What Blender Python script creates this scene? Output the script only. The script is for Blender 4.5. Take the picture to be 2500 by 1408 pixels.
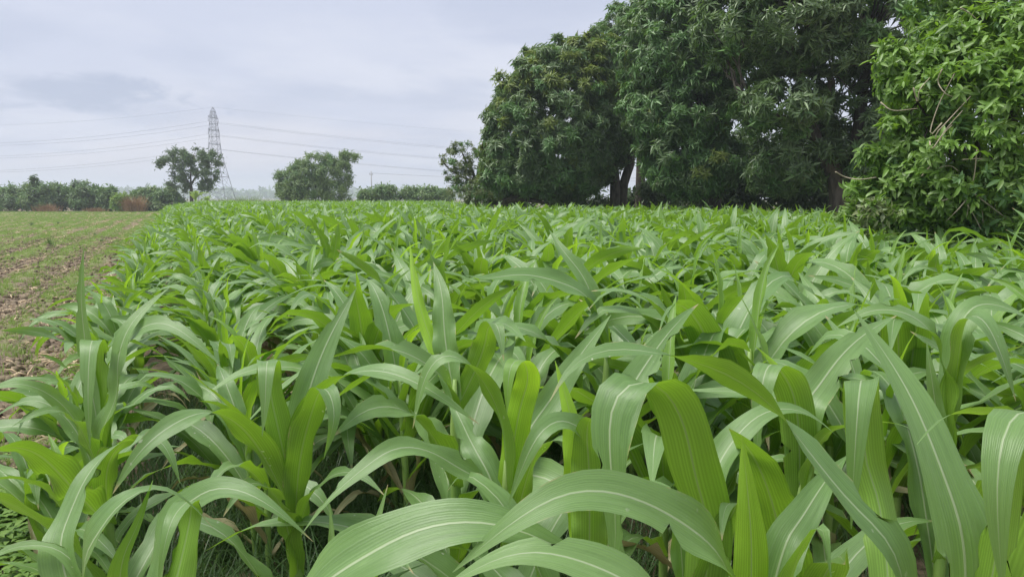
import bpy, math, random
import numpy as np
from mathutils import Vector, Matrix

for o in list(bpy.data.objects):
    bpy.data.objects.remove(o)
scene = bpy.context.scene
COL = scene.collection
rad = math.radians

# ------------------------------------------------------------------ camera
EYE = 1.55
PITCH = 7.06
FPX = 1785.0                     # focal length in pixels of the 2500 px wide photograph
cam_d = bpy.data.cameras.new('camera')
cam_d.sensor_width = 36.0
cam_d.lens = 36.0 * FPX / 2500.0
cam_d.clip_start = 0.05
cam_d.clip_end = 12000
cam = bpy.data.objects.new('camera', cam_d)
cam.location = (0, 0, EYE)
cam.rotation_euler = (rad(90 - PITCH), 0, 0)
COL.objects.link(cam)
scene.camera = cam

# ------------------------------------------------------------------ sky, sun, exposure
SUN_EL, SUN_AZ = 63.0, -104.0     # azimuth from +Y towards +X
world = bpy.data.worlds.new('World')
scene.world = world
world.use_nodes = True
wt = world.node_tree
wt.nodes.clear()
def N(t, kind, **kw):
    n = t.nodes.new(kind)
    for k, v in kw.items():
        setattr(n, k, v)
    return n
w_out = N(wt, 'ShaderNodeOutputWorld')
w_bg = N(wt, 'ShaderNodeBackground')
w_bg.inputs['Strength'].default_value = 0.05
w_sky = N(wt, 'ShaderNodeTexSky', sky_type='NISHITA', sun_disc=False)
w_sky.sun_elevation = rad(SUN_EL)
w_sky.sun_rotation = rad(SUN_AZ)
w_sky.air_density = 1.0
w_sky.dust_density = 3.0
tc = N(wt, 'ShaderNodeTexCoord')
sep = N(wt, 'ShaderNodeSeparateXYZ')
wt.links.new(tc.outputs['Generated'], sep.inputs[0])
def wm(op, a, b=None, c=None, clamp=False):
    n = N(wt, 'ShaderNodeMath', operation=op, use_clamp=clamp)
    for i, v in enumerate((a, b, c)):
        if v is None: continue
        if isinstance(v, (int, float)): n.inputs[i].default_value = v
        else: wt.links.new(v, n.inputs[i])
    return n.outputs[0]
den = wm('MAXIMUM', wm('ADD', sep.outputs[2], 0.10), 0.06)
cx_ = wm('DIVIDE', sep.outputs[0], den)
cy_ = wm('DIVIDE', sep.outputs[1], den)
comb = N(wt, 'ShaderNodeCombineXYZ')
wt.links.new(cx_, comb.inputs[0]); wt.links.new(cy_, comb.inputs[1])
def wnoise(scale, detail, rough, off, dist=0.3):
    mp = N(wt, 'ShaderNodeMapping')
    mp.inputs['Location'].default_value = off
    wt.links.new(comb.outputs[0], mp.inputs[0])
    n = N(wt, 'ShaderNodeTexNoise')
    n.inputs['Scale'].default_value = scale
    n.inputs['Detail'].default_value = detail
    n.inputs['Roughness'].default_value = rough
    n.inputs['Distortion'].default_value = dist
    wt.links.new(mp.outputs[0], n.inputs[0])
    return n.outputs['Fac']
def wmap(v, a, b, c, d):
    n = N(wt, 'ShaderNodeMapRange', interpolation_type='SMOOTHSTEP')
    n.inputs[1].default_value = a; n.inputs[2].default_value = b
    n.inputs[3].default_value = c; n.inputs[4].default_value = d
    wt.links.new(v, n.inputs[0]); return n.outputs[0]
def wmix(f, a, b):
    n = N(wt, 'ShaderNodeMix', data_type='RGBA')
    if isinstance(f, float): n.inputs[0].default_value = f
    else: wt.links.new(f, n.inputs[0])
    for i, v in ((6, a), (7, b)):
        if isinstance(v, tuple): n.inputs[i].default_value = (*v, 1)
        else: wt.links.new(v, n.inputs[i])
    return n.outputs[2]
CL = 7.45      # cloud radiance, given for the exposure below
C_BASE = tuple(CL * v for v in (0.590, 0.630, 0.770))
C_PALE = tuple(CL * v for v in (0.700, 0.725, 0.830))
C_DARK = tuple(CL * v for v in (0.425, 0.480, 0.630))
C_WARM = tuple(CL * v for v in (0.740, 0.720, 0.780))
big = wmap(wnoise(0.40, 6, 0.58, (3.1, 1.7, 0)), 0.40, 0.60, 0, 1)
small = wmap(wnoise(0.9, 6, 0.55, (0.4, 6.2, 0)), 0.46, 0.66, 0, 0.75)
sky_c = wmix(big, C_BASE, C_PALE)
sky_c = wmix(small, sky_c, tuple(0.5 * (a + b) for a, b in zip(C_BASE, C_DARK)))
# brighter, slightly warm band low down and a bank of darker broken cloud low on the left
low = wmap(sep.outputs[2], 0.02, 0.16, 1, 0)
warm = wm('MULTIPLY', low, wmap(wnoise(0.55, 4, 0.5, (8.3, 2.2, 0)), 0.42, 0.62, 0, 0.75))
sky_c = wmix(warm, sky_c, C_WARM)
az_ = wm('ARCTAN2', sep.outputs[0], sep.outputs[1])
da = wm('DIVIDE', wm('ADD', az_, 0.56), 0.17)
de = wm('DIVIDE', wm('ADD', sep.outputs[2], -0.119), 0.021)
bank = wm('SUBTRACT', 1.0, wm('ADD', wm('MULTIPLY', da, da), wm('MULTIPLY', de, de)))
cb = N(wt, 'ShaderNodeCombineXYZ'); wt.links.new(az_, cb.inputs[0]); wt.links.new(wm('MULTIPLY', sep.outputs[2], 2.4), cb.inputs[1])
bn = N(wt, 'ShaderNodeTexNoise'); wt.links.new(cb.outputs[0], bn.inputs[0])
for k_, v_ in (('Scale', 13.0), ('Detail', 8.0), ('Roughness', 0.58), ('Distortion', 0.5)): bn.inputs[k_].default_value = v_
bank = wmap(wm('ADD', bank, wm('MULTIPLY', wm('SUBTRACT', bn.outputs['Fac'], 0.48), 5.5)), -0.1, 1.0, 0, 0.85)
sky_c = wmix(bank, sky_c, C_DARK)
final = wmix(0.93, w_sky.outputs[0], sky_c)
wt.links.new(final, w_bg.inputs[0])
wt.links.new(w_bg.outputs[0], w_out.inputs[0])

sun_d = bpy.data.lights.new('sun', 'SUN')
sun_d.energy = 1.5
sun_d.angle = rad(32)
sun_d.color = (1.0, 0.97, 0.92)
sun = bpy.data.objects.new('sun', sun_d)
a_, e_ = rad(SUN_AZ), rad(SUN_EL)
sdir = Vector((math.sin(a_) * math.cos(e_), math.cos(a_) * math.cos(e_), math.sin(e_)))
sun.rotation_euler = sdir.to_track_quat('Z', 'Y').to_euler()
sun.location = (0, 0, 60)
COL.objects.link(sun)

vs = scene.view_settings
vs.view_transform = 'Standard'
vs.look = 'None'
vs.exposure = 1.6
vs.gamma = 1.0
vs.use_curve_mapping = False
cy = scene.cycles
cy.max_bounces = 10
cy.diffuse_bounces = 4
cy.glossy_bounces = 3
cy.transmission_bounces = 6
cy.volume_bounces = 1
cy.transparent_max_bounces = 8
cy.use_denoising = True

# ------------------------------------------------------------------ pixel -> place
cp, sp_ = math.cos(rad(PITCH)), math.sin(rad(PITCH))
def ray(px, py):
    x = (px - 1250) / FPX; y = (704 - py) / FPX
    return Vector((x, y * sp_ + cp, y * cp - sp_))
def at(px, py, D):
    """The point seen at a pixel of the photograph at ground distance D straight ahead."""
    d = ray(px, py); k = D / d.y
    return Vector((d.x * k, D, EYE + d.z * k))
def xat(px, D):
    return (px - 1250) / FPX * D * 1.0
M_PER_PX = lambda D: D / FPX

# ------------------------------------------------------------------ tagging and mesh helpers
def tag(o, label=None, cat=None, group=None, kind=None):
    if label: o['label'] = label
    if cat: o['category'] = cat
    if group: o['group'] = group
    if kind: o['kind'] = kind
    return o
def empty(name, loc, label, cat, group=None):
    o = bpy.data.objects.new(name, None)
    o.location = loc
    o.empty_display_size = 0.2
    COL.objects.link(o)
    return tag(o, label, cat, group)
def link(name, me, parent=None, loc=None):
    o = bpy.data.objects.new(name, me)
    COL.objects.link(o)
    if parent is not None: o.parent = parent
    if loc is not None: o.location = loc
    return o
def np_mesh(name, V, F, mats, UV=None, MI=None, smooth=True):
    """V (n,3), F (m,3) or (m,4) arrays."""
    V = np.ascontiguousarray(V, dtype=np.float32); F = np.ascontiguousarray(F, dtype=np.int32)
    me = bpy.data.meshes.new(name)
    k = F.shape[1]
    me.vertices.add(len(V)); me.vertices.foreach_set('co', V.ravel())
    me.loops.add(F.size); me.loops.foreach_set('vertex_index', F.ravel())
    me.polygons.add(len(F))
    me.polygons.foreach_set('loop_start', np.arange(0, F.size, k, dtype=np.int32))
    me.polygons.foreach_set('loop_total', np.full(len(F), k, dtype=np.int32))
    if MI is not None: me.polygons.foreach_set('material_index', np.ascontiguousarray(MI, dtype=np.int32))
    if smooth: me.polygons.foreach_set('use_smooth', np.ones(len(F), dtype=bool))
    for m in (mats if isinstance(mats, (list, tuple)) else [mats]): me.materials.append(m)
    if UV is not None:
        ul = me.uv_layers.new(name='UVMap')
        ul.data.foreach_set('uv', np.ascontiguousarray(UV[F.ravel()], dtype=np.float32).ravel())
    me.update(calc_edges=True)
    return me
class MB:
    """Collects quads into one mesh."""
    def __init__(s): s.V, s.F, s.U, s.n, s.M = [], [], [], 0, []
    def add(s, V, F, U=None, mi=0):
        V = np.asarray(V, float); F = np.asarray(F, int)
        s.V.append(V); s.F.append(F + s.n); s.M.append(np.full(len(F), mi))
        s.U.append(np.zeros((len(V), 2)) if U is None else np.asarray(U, float)); s.n += len(V)
    def tube(s, pts, radii, n=6, mi=0):
        P = np.array([tuple(p) for p in pts], float); m = len(P)
        R = np.full(m, radii) if np.isscalar(radii) else np.asarray(radii, float)
        T = np.gradient(P, axis=0); T /= np.linalg.norm(T, axis=1)[:, None] + 1e-9
        ref = np.array([0, 0, 1.0]) if abs(T[0, 2]) < 0.9 else np.array([1.0, 0, 0])
        A = np.cross(T[0], ref); A /= np.linalg.norm(A)
        V = []; U = []
        for i in range(m):
            A = A - T[i] * A.dot(T[i]); A /= np.linalg.norm(A) + 1e-9
            B = np.cross(T[i], A)
            for j in range(n):
                a = 2 * math.pi * j / n
                V.append(P[i] + R[i] * (A * math.cos(a) + B * math.sin(a))); U.append((j / n, i / max(1, m - 1)))
        F = [(i * n + j, i * n + (j + 1) % n, (i + 1) * n + (j + 1) % n, (i + 1) * n + j) for i in range(m - 1) for j in range(n)]
        b = len(V); V += [P[0], P[-1]]; U += [(0, 0), (0, 1)]
        for j in range(0, n, 2):
            F.append((b, j, (j + 1) % n, (j + 2) % n)[::-1]); k = (m - 1) * n
            F.append((b + 1, k + j, k + (j + 1) % n, k + (j + 2) % n))
        s.add(V, F, U, mi)
    def bar(s, a, b, w, mi=0):
        s.tube([a, b], w * 0.5, 4, mi)
    def box(s, lo, hi, mi=0):
        x0, y0, z0 = lo; x1, y1, z1 = hi
        V = [(x0, y0, z0), (x1, y0, z0), (x1, y1, z0), (x0, y1, z0), (x0, y0, z1), (x1, y0, z1), (x1, y1, z1), (x0, y1, z1)]
        s.add(V, [(0, 3, 2, 1), (4, 5, 6, 7), (0, 1, 5, 4), (1, 2, 6, 5), (2, 3, 7, 6), (3, 0, 4, 7)], None, mi)
    def mesh(s, name, mats, smooth=True):
        return np_mesh(name, np.concatenate(s.V), np.concatenate(s.F), mats, np.concatenate(s.U), np.concatenate(s.M), smooth)

# ------------------------------------------------------------------ materials
def new_mat(name):
    m = bpy.data.materials.new(name); m.use_nodes = True
    t = m.node_tree; t.nodes.clear()
    return m, t
class G:
    """Small helper to write node graphs."""
    def __init__(s, t): s.t = t
    def put(s, sock, v):
        if v is None: return
        if isinstance(v, (int, float)): sock.default_value = v
        elif isinstance(v, tuple): sock.default_value = (*v, 1) if len(sock.default_value) == 4 and len(v) == 3 else v
        else: s.t.links.new(v, sock)
    def m(s, op, a, b=None, c=None, clamp=False):
        n = N(s.t, 'ShaderNodeMath', operation=op, use_clamp=clamp)
        for i, v in enumerate((a, b, c)): s.put(n.inputs[i], v)
        return n.outputs[0]
    def rng(s, v, a, b, c=0.0, d=1.0, smooth=True):
        n = N(s.t, 'ShaderNodeMapRange', interpolation_type='SMOOTHSTEP' if smooth else 'LINEAR')
        s.put(n.inputs[0], v)
        for i, x in enumerate((a, b, c, d)): n.inputs[i + 1].default_value = x
        return n.outputs[0]
    def mix(s, f, a, b, mode='MIX'):
        n = N(s.t, 'ShaderNodeMix', data_type='RGBA', blend_type=mode)
        s.put(n.inputs[0], f); s.put(n.inputs[6], a); s.put(n.inputs[7], b)
        return n.outputs[2]
    def noise(s, vec, scale, detail=3, rough=0.5, dist=0.0):
        n = N(s.t, 'ShaderNodeTexNoise')
        if vec is not None: s.t.links.new(vec, n.inputs[0])
        n.inputs['Scale'].default_value = scale; n.inputs['Detail'].default_value = detail
        n.inputs['Roughness'].default_value = rough; n.inputs['Distortion'].default_value = dist
        return n.outputs['Fac']
    def mapping(s, vec, loc=(0, 0, 0), rot=(0, 0, 0), scale=(1, 1, 1)):
        n = N(s.t, 'ShaderNodeMapping')
        s.t.links.new(vec, n.inputs[0])
        n.inputs['Location'].default_value = loc; n.inputs['Rotation'].default_value = rot; n.inputs['Scale'].default_value = scale
        return n.outputs[0]
    def bump(s, h, strength, dist=0.01):
        n = N(s.t, 'ShaderNodeBump'); n.inputs['Strength'].default_value = strength; n.inputs['Distance'].default_value = dist
        s.t.links.new(h, n.inputs['Height']); return n.outputs[0]
    def coord(s, which): return N(s.t, 'ShaderNodeTexCoord').outputs[which]
    def pbsdf(s, col, rough, spec=0.5, normal=None):
        n = N(s.t, 'ShaderNodeBsdfPrincipled')
        s.put(n.inputs['Base Color'], col); s.put(n.inputs['Roughness'], rough)
        n.inputs['Specular IOR Level'].default_value = spec
        if normal is not None: s.t.links.new(normal, n.inputs['Normal'])
        return n.outputs[0]
    def trans(s, col):
        n = N(s.t, 'ShaderNodeBsdfTranslucent'); s.put(n.inputs[0], col); return n.outputs[0]
    def mixs(s, f, a, b):
        n = N(s.t, 'ShaderNodeMixShader'); s.put(n.inputs[0], f)
        s.t.links.new(a, n.inputs[1]); s.t.links.new(b, n.inputs[2]); return n.outputs[0]
    def out(s, sh):
        o = N(s.t, 'ShaderNodeOutputMaterial'); s.t.links.new(sh, o.inputs[0])
    def random(s):
        a = N(s.t, 'ShaderNodeObjectInfo').outputs['Random']
        b = N(s.t, 'ShaderNodeNewGeometry').outputs['Random Per Island']
        return s.m('FRACT', s.m('ADD', a, b))

def corn_leaf_mat(name, topA, topB, under, trans, tw=0.34, spots=True, rough=0.40):
    m, t = new_mat(name); g = G(t)
    uv = N(t, 'ShaderNodeUVMap').outputs[0]
    s = N(t, 'ShaderNodeSeparateXYZ'); t.links.new(uv, s.inputs[0])
    u, v = s.outputs[0], s.outputs[1]
    r = g.random()
    r2 = g.m('FRACT', g.m('MULTIPLY', r, 17.31))
    d = g.m('ABSOLUTE', g.m('SUBTRACT', u, 0.5))
    mid = g.rng(d, 0.012, 0.034, 1, 0)
    mid = g.m('MULTIPLY', mid, g.rng(v, 0.80, 1.0, 1, 0.2))
    vein = g.m('POWER', g.m('ABSOLUTE', g.m('SINE', g.m('ADD', g.m('MULTIPLY', u, 56.0), g.m('MULTIPLY', g.noise(g.mapping(uv, scale=(7, .8, 1)), 1.0, 2, .5), 5.0)))), 4.0)
    vein = g.m('MULTIPLY', vein, g.rng(g.noise(g.mapping(uv, scale=(9, 1.2, 1)), 1.0, 2, .5), 0.3, 0.65, 0.15, 1.0))
    n1 = g.noise(g.mapping(uv, scale=(5, 1.6, 1)), 2.0, 3, 0.6)
    fine = g.noise(g.mapping(uv, scale=(60, 3.0, 1)), 1.0, 2, 0.6)
    col = g.mix(r, topA, topB)
    col = g.mix(g.rng(n1, 0.35, 0.7, 0, 0.35), col, tuple(min(1, c * 1.35) for c in topB))
    col = g.mix(g.rng(fine, 0.4, 0.65, 0, 0.22), col, tuple(c * 0.7 for c in topA))
    col = g.mix(g.m('MULTIPLY', vein, 0.20), col, (0.32, 0.44, 0.24))
    mot = g.noise(g.mapping(uv, loc=(3, 1, 0), scale=(3, 5, 1)), 1.5, 4, 0.65)
    col = g.mix(g.rng(mot, 0.5, 0.75, 0, 0.40), col, tuple(c * 0.62 for c in topA))
    col = g.mix(g.rng(mot, 0.25, 0.42, 0.30, 0), col, tuple(min(1, c * 1.5 + .02) for c in topB))
    vein2 = g.m('POWER', g.m('ABSOLUTE', g.m('SINE', g.m('ADD', g.m('MULTIPLY', u, 46.0), g.m('MULTIPLY', g.noise(g.mapping(uv, loc=(4, 4, 0), scale=(8, .7, 1)), 1.0, 2, .5), 4.0)))), 2.0)
    vein2 = g.m('MULTIPLY', vein2, g.rng(g.noise(g.mapping(uv, loc=(2, 5, 0), scale=(6, 1.5, 1)), 1.0, 2, .5), 0.25, 0.7, 0.35, 1.0))
    ucol = g.mix(r2, under, tuple(c * 0.75 for c in under))
    ucol = g.mix(g.m('MULTIPLY', vein2, 0.36), ucol, tuple(min(1, c * 1.9 + .01) for c in under))
    bf = N(t, 'ShaderNodeNewGeometry').outputs['Backfacing']
    col = g.mix(bf, col, ucol)
    col = g.mix(g.m('MULTIPLY', mid, g.m('SUBTRACT', 0.80, g.m('MULTIPLY', bf, 0.5))), col, (0.50, 0.60, 0.36))
    if spots:
        oc = g.coord('Object')
        sp = g.rng(g.noise(g.mapping(oc, scale=(1, 1, 1)), 75.0, 1, 0.4), 0.735, 0.76)
        pa = g.rng(g.noise(oc, 6.0, 2, 0.5), 0.52, 0.62)
        sp = g.m('MULTIPLY', g.m('MULTIPLY', sp, pa), g.rng(r2, 0.45, 0.5))
        col = g.mix(sp, col, (0.62, 0.66, 0.48))
        edge = g.m('MULTIPLY', g.rng(d, 0.462, 0.492), g.rng(g.noise(g.mapping(uv, loc=(7, 2, 0), scale=(1, 4, 1)), 2.0, 4, 0.7), 0.52, 0.62))
        edge = g.m('MULTIPLY', edge, g.rng(r2, 0.35, 0.5))
        col = g.mix(edge, col, (0.42, 0.36, 0.18))
        tip = g.m('MULTIPLY', g.rng(v, 0.955, 0.985), g.rng(r2, 0.55, 0.62))
        col = g.mix(tip, col, (0.46, 0.38, 0.20))
    tcol = g.mix(g.m('MULTIPLY', vein2, 0.40), tuple(c * 0.85 for c in trans), tuple(min(.9, c * 1.5) for c in trans))
    tcol = g.mix(g.m('MULTIPLY', mid, 0.6), tcol, (0.25, 0.32, 0.10))
    wr = g.noise(g.mapping(uv, scale=(4, 26, 1)), 1.0, 3, 0.6)
    nb = g.bump(g.m('ADD', g.m('MULTIPLY', wr, 1.6), g.m('MULTIPLY', vein, 0.4)) if False else g.m('ADD', g.m('ADD', g.m('MULTIPLY', vein, 0.4), g.m('MULTIPLY', wr, 1.8)), g.m('ADD', g.m('MULTIPLY', mid, 1.5), fine)), 0.35, 0.0016)
    ps = g.pbsdf(col, g.m('ADD', rough, g.m('MULTIPLY', fine, 0.12)), 0.62, nb)
    g.out(g.mixs(tw, ps, g.trans(tcol)))
    return m
M_CORN = corn_leaf_mat('corn_leaf', (0.130, 0.245, 0.072), (0.200, 0.335, 0.108), (0.185, 0.335, 0.042), (0.270, 0.49, 0.026), 0.37, rough=.36)
M_YOUNG = corn_leaf_mat('corn_young_leaf', (0.16, 0.31, 0.06), (0.22, 0.38, 0.08), (0.30, 0.52, 0.04), (0.40, 0.68, 0.03), 0.46, False)

M_DRYLEAF_ARGS = ('corn_dry_leaf', (0.30, 0.26, 0.13), (0.40, 0.36, 0.20), (0.36, 0.30, 0.15), (0.40, 0.32, 0.12), 0.2, False, .6)
M_DRYLEAF = corn_leaf_mat(*M_DRYLEAF_ARGS)
def simple_mat(name, a, b, rough=0.6, scale=8.0, spec=0.4, bump=0.3, stretch=(1, 1, 1), rnd=0.0):
    m, t = new_mat(name); g = G(t)
    oc = g.mapping(g.coord('Object'), scale=stretch)
    n = g.noise(oc, scale, 5, 0.6)
    col = g.mix(g.rng(n, 0.3, 0.7), a, b)
    if rnd: col = g.mix(g.m('MULTIPLY', g.random(), rnd), col, tuple(min(1, 1.6 * c) for c in b))
    g.out(g.pbsdf(col, rough, spec, g.bump(n, bump, 0.02)))
    return m
def foliage_mat(name, a, b, trans, tw=0.3, rough=0.45, spec=0.45, obj_noise=0.0, c=None):
    m, t = new_mat(name); g = G(t)
    r = g.random()
    col = g.mix(r, a, b)
    bf = N(t, 'ShaderNodeNewGeometry').outputs['Backfacing']
    col = g.mix(g.m('MULTIPLY', bf, 0.5), col, tuple(min(1, 1.25 * x + 0.01) for x in b))
    if c is not None:
        n = g.rng(g.noise(g.coord('Object'), 0.9, 3, 0.5), 0.48, 0.68)
        col = g.mix(g.m('MULTIPLY', n, obj_noise), col, c)
    g.out(g.mixs(tw, g.pbsdf(col, rough, spec), g.trans(trans)))
    return m
M_STALK = simple_mat('corn_stalk', (0.16, 0.28, 0.06), (0.26, 0.38, 0.10), 0.45, 14, 0.4, 0.1, (1, 1, 0.2))
M_BARK = simple_mat('bark', (0.055, 0.045, 0.036), (0.13, 0.11, 0.09), 0.9, 9, 0.2, 0.8, (1, 1, 0.25))
M_TWIG = simple_mat('pale_vine', (0.30, 0.25, 0.18), (0.46, 0.40, 0.30), 0.8, 20, 0.2, 0.3)
M_STEEL = simple_mat('galvanised_steel', (0.13, 0.14, 0.16), (0.21, 0.22, 0.24), 0.55, 3, 0.4, 0.05)
M_WIRE = simple_mat('wire', (0.16, 0.17, 0.19), (0.2, 0.21, 0.23), 0.5, 3)
M_POLE = simple_mat('concrete_pole', (0.30, 0.30, 0.30), (0.40, 0.40, 0.39), 0.8, 3)
M_STRAW = simple_mat('straw', (0.36, 0.27, 0.16), (0.56, 0.45, 0.30), 0.8, 5, 0.2, 0.2, (1, 1, 1), 0.5)
M_DRY = simple_mat('dry_grass', (0.20, 0.12, 0.06), (0.34, 0.22, 0.12), 0.85, 3, 0.2, 0.1, (1, 1, 1), 0.4)
M_GRASS = foliage_mat('field_grass', (0.17, 0.26, 0.06), (0.26, 0.36, 0.09), (0.24, 0.38, 0.06), 0.35, 0.5, 0.3)
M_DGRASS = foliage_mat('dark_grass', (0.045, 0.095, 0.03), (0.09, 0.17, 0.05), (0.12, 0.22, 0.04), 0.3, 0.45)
M_WEED = foliage_mat('weed_leaf', (0.10, 0.20, 0.03), (0.20, 0.33, 0.06), (0.22, 0.38, 0.03), 0.3, 0.5)
M_MANGO = foliage_mat('mango_leaf', (0.082, 0.140, 0.056), (0.175, 0.255, 0.105), (0.19, 0.32, 0.055), 0.22, 0.38, 0.5)
M_MANGO_G = foliage_mat('mango_leaf_fresh', (0.095, 0.195, 0.062), (0.160, 0.290, 0.095), (0.17, 0.33, 0.05), 0.25, 0.40, 0.5)
M_MANGO_Y = foliage_mat('mango_leaf_new', (0.15, 0.21, 0.045), (0.23, 0.29, 0.07), (0.22, 0.30, 0.03), 0.3, 0.45, 0.4)
M_BUSH = foliage_mat('bush_leaf', (0.105, 0.190, 0.038), (0.185, 0.305, 0.062), (0.24, 0.44, 0.035), 0.30, 0.40, 0.5)
M_BUSH_Y = foliage_mat('bush_young_leaf', (0.15, 0.28, 0.045), (0.22, 0.38, 0.07), (0.30, 0.50, 0.04), 0.35, 0.42, 0.5)
M_BAMBOO = foliage_mat('bamboo_leaf', (0.16, 0.24, 0.10), (0.25, 0.34, 0.14), (0.24, 0.35, 0.08), 0.3, 0.5)
M_HEDGE = foliage_mat('hedge_leaf', (0.10, 0.185, 0.070), (0.175, 0.28, 0.10), (0.16, 0.28, 0.06), 0.28, 0.5)
M_RAIN = foliage_mat('acacia_leaf', (0.085, 0.14, 0.065), (0.155, 0.22, 0.10), (0.12, 0.19, 0.05), 0.28, 0.5)
M_SPARSE = foliage_mat('sparse_leaf', (0.15, 0.19, 0.09), (0.23, 0.27, 0.12), (0.18, 0.24, 0.06), 0.28, 0.5)
M_BANANA = foliage_mat('banana_leaf', (0.17, 0.28, 0.07), (0.25, 0.36, 0.10), (0.30, 0.45, 0.06), 0.35, 0.45)
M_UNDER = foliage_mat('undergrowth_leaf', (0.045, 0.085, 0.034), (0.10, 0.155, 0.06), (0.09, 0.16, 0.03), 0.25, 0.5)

# ------------------------------------------------------------------ layout of the field
YAW = rad(-24.5)                                   # rows run this way
RD = np.array([math.sin(YAW), math.cos(YAW)])      # along the rows
RN = np.array([math.cos(YAW), -math.sin(YAW)])     # across them, towards the right
def sn(s, n): return RD * s + RN * n
EDGE = -0.42
ROW = 0.64
def to_sn(x, y): return x * RD[0] + y * RD[1], x * RN[0] + y * RN[1]
def in_corn(x, y):
    s, n = to_sn(x, y)
    if n < EDGE - 0.1 or s < 0.6: return False
    a = x / max(y, 0.01)
    if a < -0.10: lim = 66
    elif a < -0.03: lim = 66 + (a + 0.10) / 0.07 * (29 - 66)
    elif a < 0.40: lim = 29 - 6 * max(0, (a - 0.15) / 0.25)
    elif a < 0.50: lim = 23 + (a - 0.40) / 0.10 * (9.0 - 23)
    else: lim = 9.0 - 0.6 * min(1, (a - 0.5) / 0.2)
    return y < lim

# ------------------------------------------------------------------ ground
def graded(lo, hi, f0, f1, step, grow, cap=400):
    a = list(np.arange(f0, f1 + 1e-6, step))
    x, d = f1, step
    while x < hi:
        d = min(d * grow, cap); x += d; a.append(min(x, hi))
    x, d = f0, step; b = []
    while x > lo:
        d = min(d * grow, cap); x -= d; b.append(max(x, lo))
    return np.array(b[::-1] + a)
ss = graded(-2300, 2300, 1.0, 11.0, 0.07, 1.06)
ns = graded(-2300, 2300, -5.0, 0.2, 0.07, 1.07)
SS, NS = np.meshgrid(ss, ns, indexing='ij')
rs = np.random.RandomState(5)
_NT = {}
def vnoise(X, Y, scale, seed):
    if seed not in _NT: _NT[seed] = np.random.RandomState(seed).rand(256, 256)
    T = _NT[seed]
    x, y = X / scale, Y / scale
    xi, yi = np.floor(x).astype(int), np.floor(y).astype(int)
    fx, fy = x - xi, y - yi
    fx = fx * fx * (3 - 2 * fx); fy = fy * fy * (3 - 2 * fy)
    g = lambda i, j: T[i % 256, j % 256]
    return (g(xi, yi) * (1 - fx) + g(xi + 1, yi) * fx) * (1 - fy) + (g(xi, yi + 1) * (1 - fx) + g(xi + 1, yi + 1) * fx) * fy
def furrow(s, n):
    return np.sin((n + 0.25 * (vnoise(s, n, 3.0, 4) - 0.5)) * 2 * math.pi / 1.05)
def ground_z(s, n):
    left = np.clip((EDGE - 0.25 - n) / 0.5, 0, 1)
    near = np.clip((90 - np.abs(s)) / 30, 0, 1)
    z = 0.045 * furrow(s, n) * left * near
    z = z + ((vnoise(s, n, 0.16, 1) - 0.5) * 0.05 + (vnoise(s, n, 0.45, 2) - 0.5) * 0.05 + (vnoise(s, n, 0.07, 7) - .5) * 0.02) * near * (0.35 + 0.65 * left)
    return z - 0.03
ZZ = ground_z(SS, NS)
V = np.stack([SS * RD[0] + NS * RN[0], SS * RD[1] + NS * RN[1], ZZ], -1).reshape(-1, 3)
a_, b_ = len(ss), len(ns)
idx = np.arange(a_ * b_).reshape(a_, b_)
Fq = np.stack([idx[:-1, :-1], idx[:-1, 1:], idx[1:, 1:], idx[1:, :-1]], -1).reshape(-1, 4)
m, t = new_mat('field_soil'); g = G(t)
oc = g.coord('Object')
sepg = N(t, 'ShaderNodeSeparateXYZ'); t.links.new(oc, sepg.inputs[0])
rot = g.mapping(oc, rot=(0, 0, YAW))        # x across the rows, y along them
sepr = N(t, 'ShaderNodeSeparateXYZ'); t.links.new(rot, sepr.inputs[0])
n1 = g.noise(oc, 1.3, 6, 0.65); n2 = g.noise(oc, 14, 5, 0.7); n3 = g.noise(g.mapping(rot, scale=(1, 0.25, 1)), 1.1, 5, 0.65)
soil = g.mix(g.rng(n2, 0.3, 0.7), (0.12, 0.088, 0.064), (0.28, 0.215, 0.155))
soil = g.mix(g.rng(n1, 0.45, 0.75, 0, 0.6), soil, (0.25, 0.195, 0.14))
grassy = g.mix(g.noise(oc, 6, 4, 0.6), (0.19, 0.235, 0.075), (0.27, 0.325, 0.11))
dist = g.m('SQRT', g.m('ADD', g.m('MULTIPLY', sepg.outputs[0], sepg.outputs[0]), g.m('MULTIPLY', sepg.outputs[1], sepg.outputs[1])))
# sparse seedlings farther out than single tufts can be told apart
rowp = g.m('ADD', g.m('MULTIPLY', g.m('SINE', g.m('MULTIPLY', sepr.outputs[0], 2 * math.pi / 1.05)), 0.16), n3)
gm = g.m('MULTIPLY', g.rng(rowp, 0.42, 0.66, 0.0, 1.0), g.rng(dist, 5, 40, 0.20, 0.85))
gm = g.m('MULTIPLY', gm, g.rng(sepg.outputs[1], 80, 90, 1, 0))
soil = g.mix(gm, soil, grassy)
far = g.mix(g.noise(oc, 0.02, 4, 0.6), (0.13, 0.115, 0.075), (0.20, 0.165, 0.10))
far = g.mix(g.rng(g.noise(g.mapping(oc, scale=(0.3, 1, 1)), 0.03, 3, 0.5), 0.5, 0.6), far, (0.14, 0.18, 0.08))
soil = g.mix(g.rng(sepg.outputs[1], 95, 120), soil, far)
g.out(g.pbsdf(soil, 0.92, 0.2, g.bump(n2, 0.7, 0.03)))
ground = link('ground', np_mesh('ground', V, Fq, m)); tag(ground, kind='structure')

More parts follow.
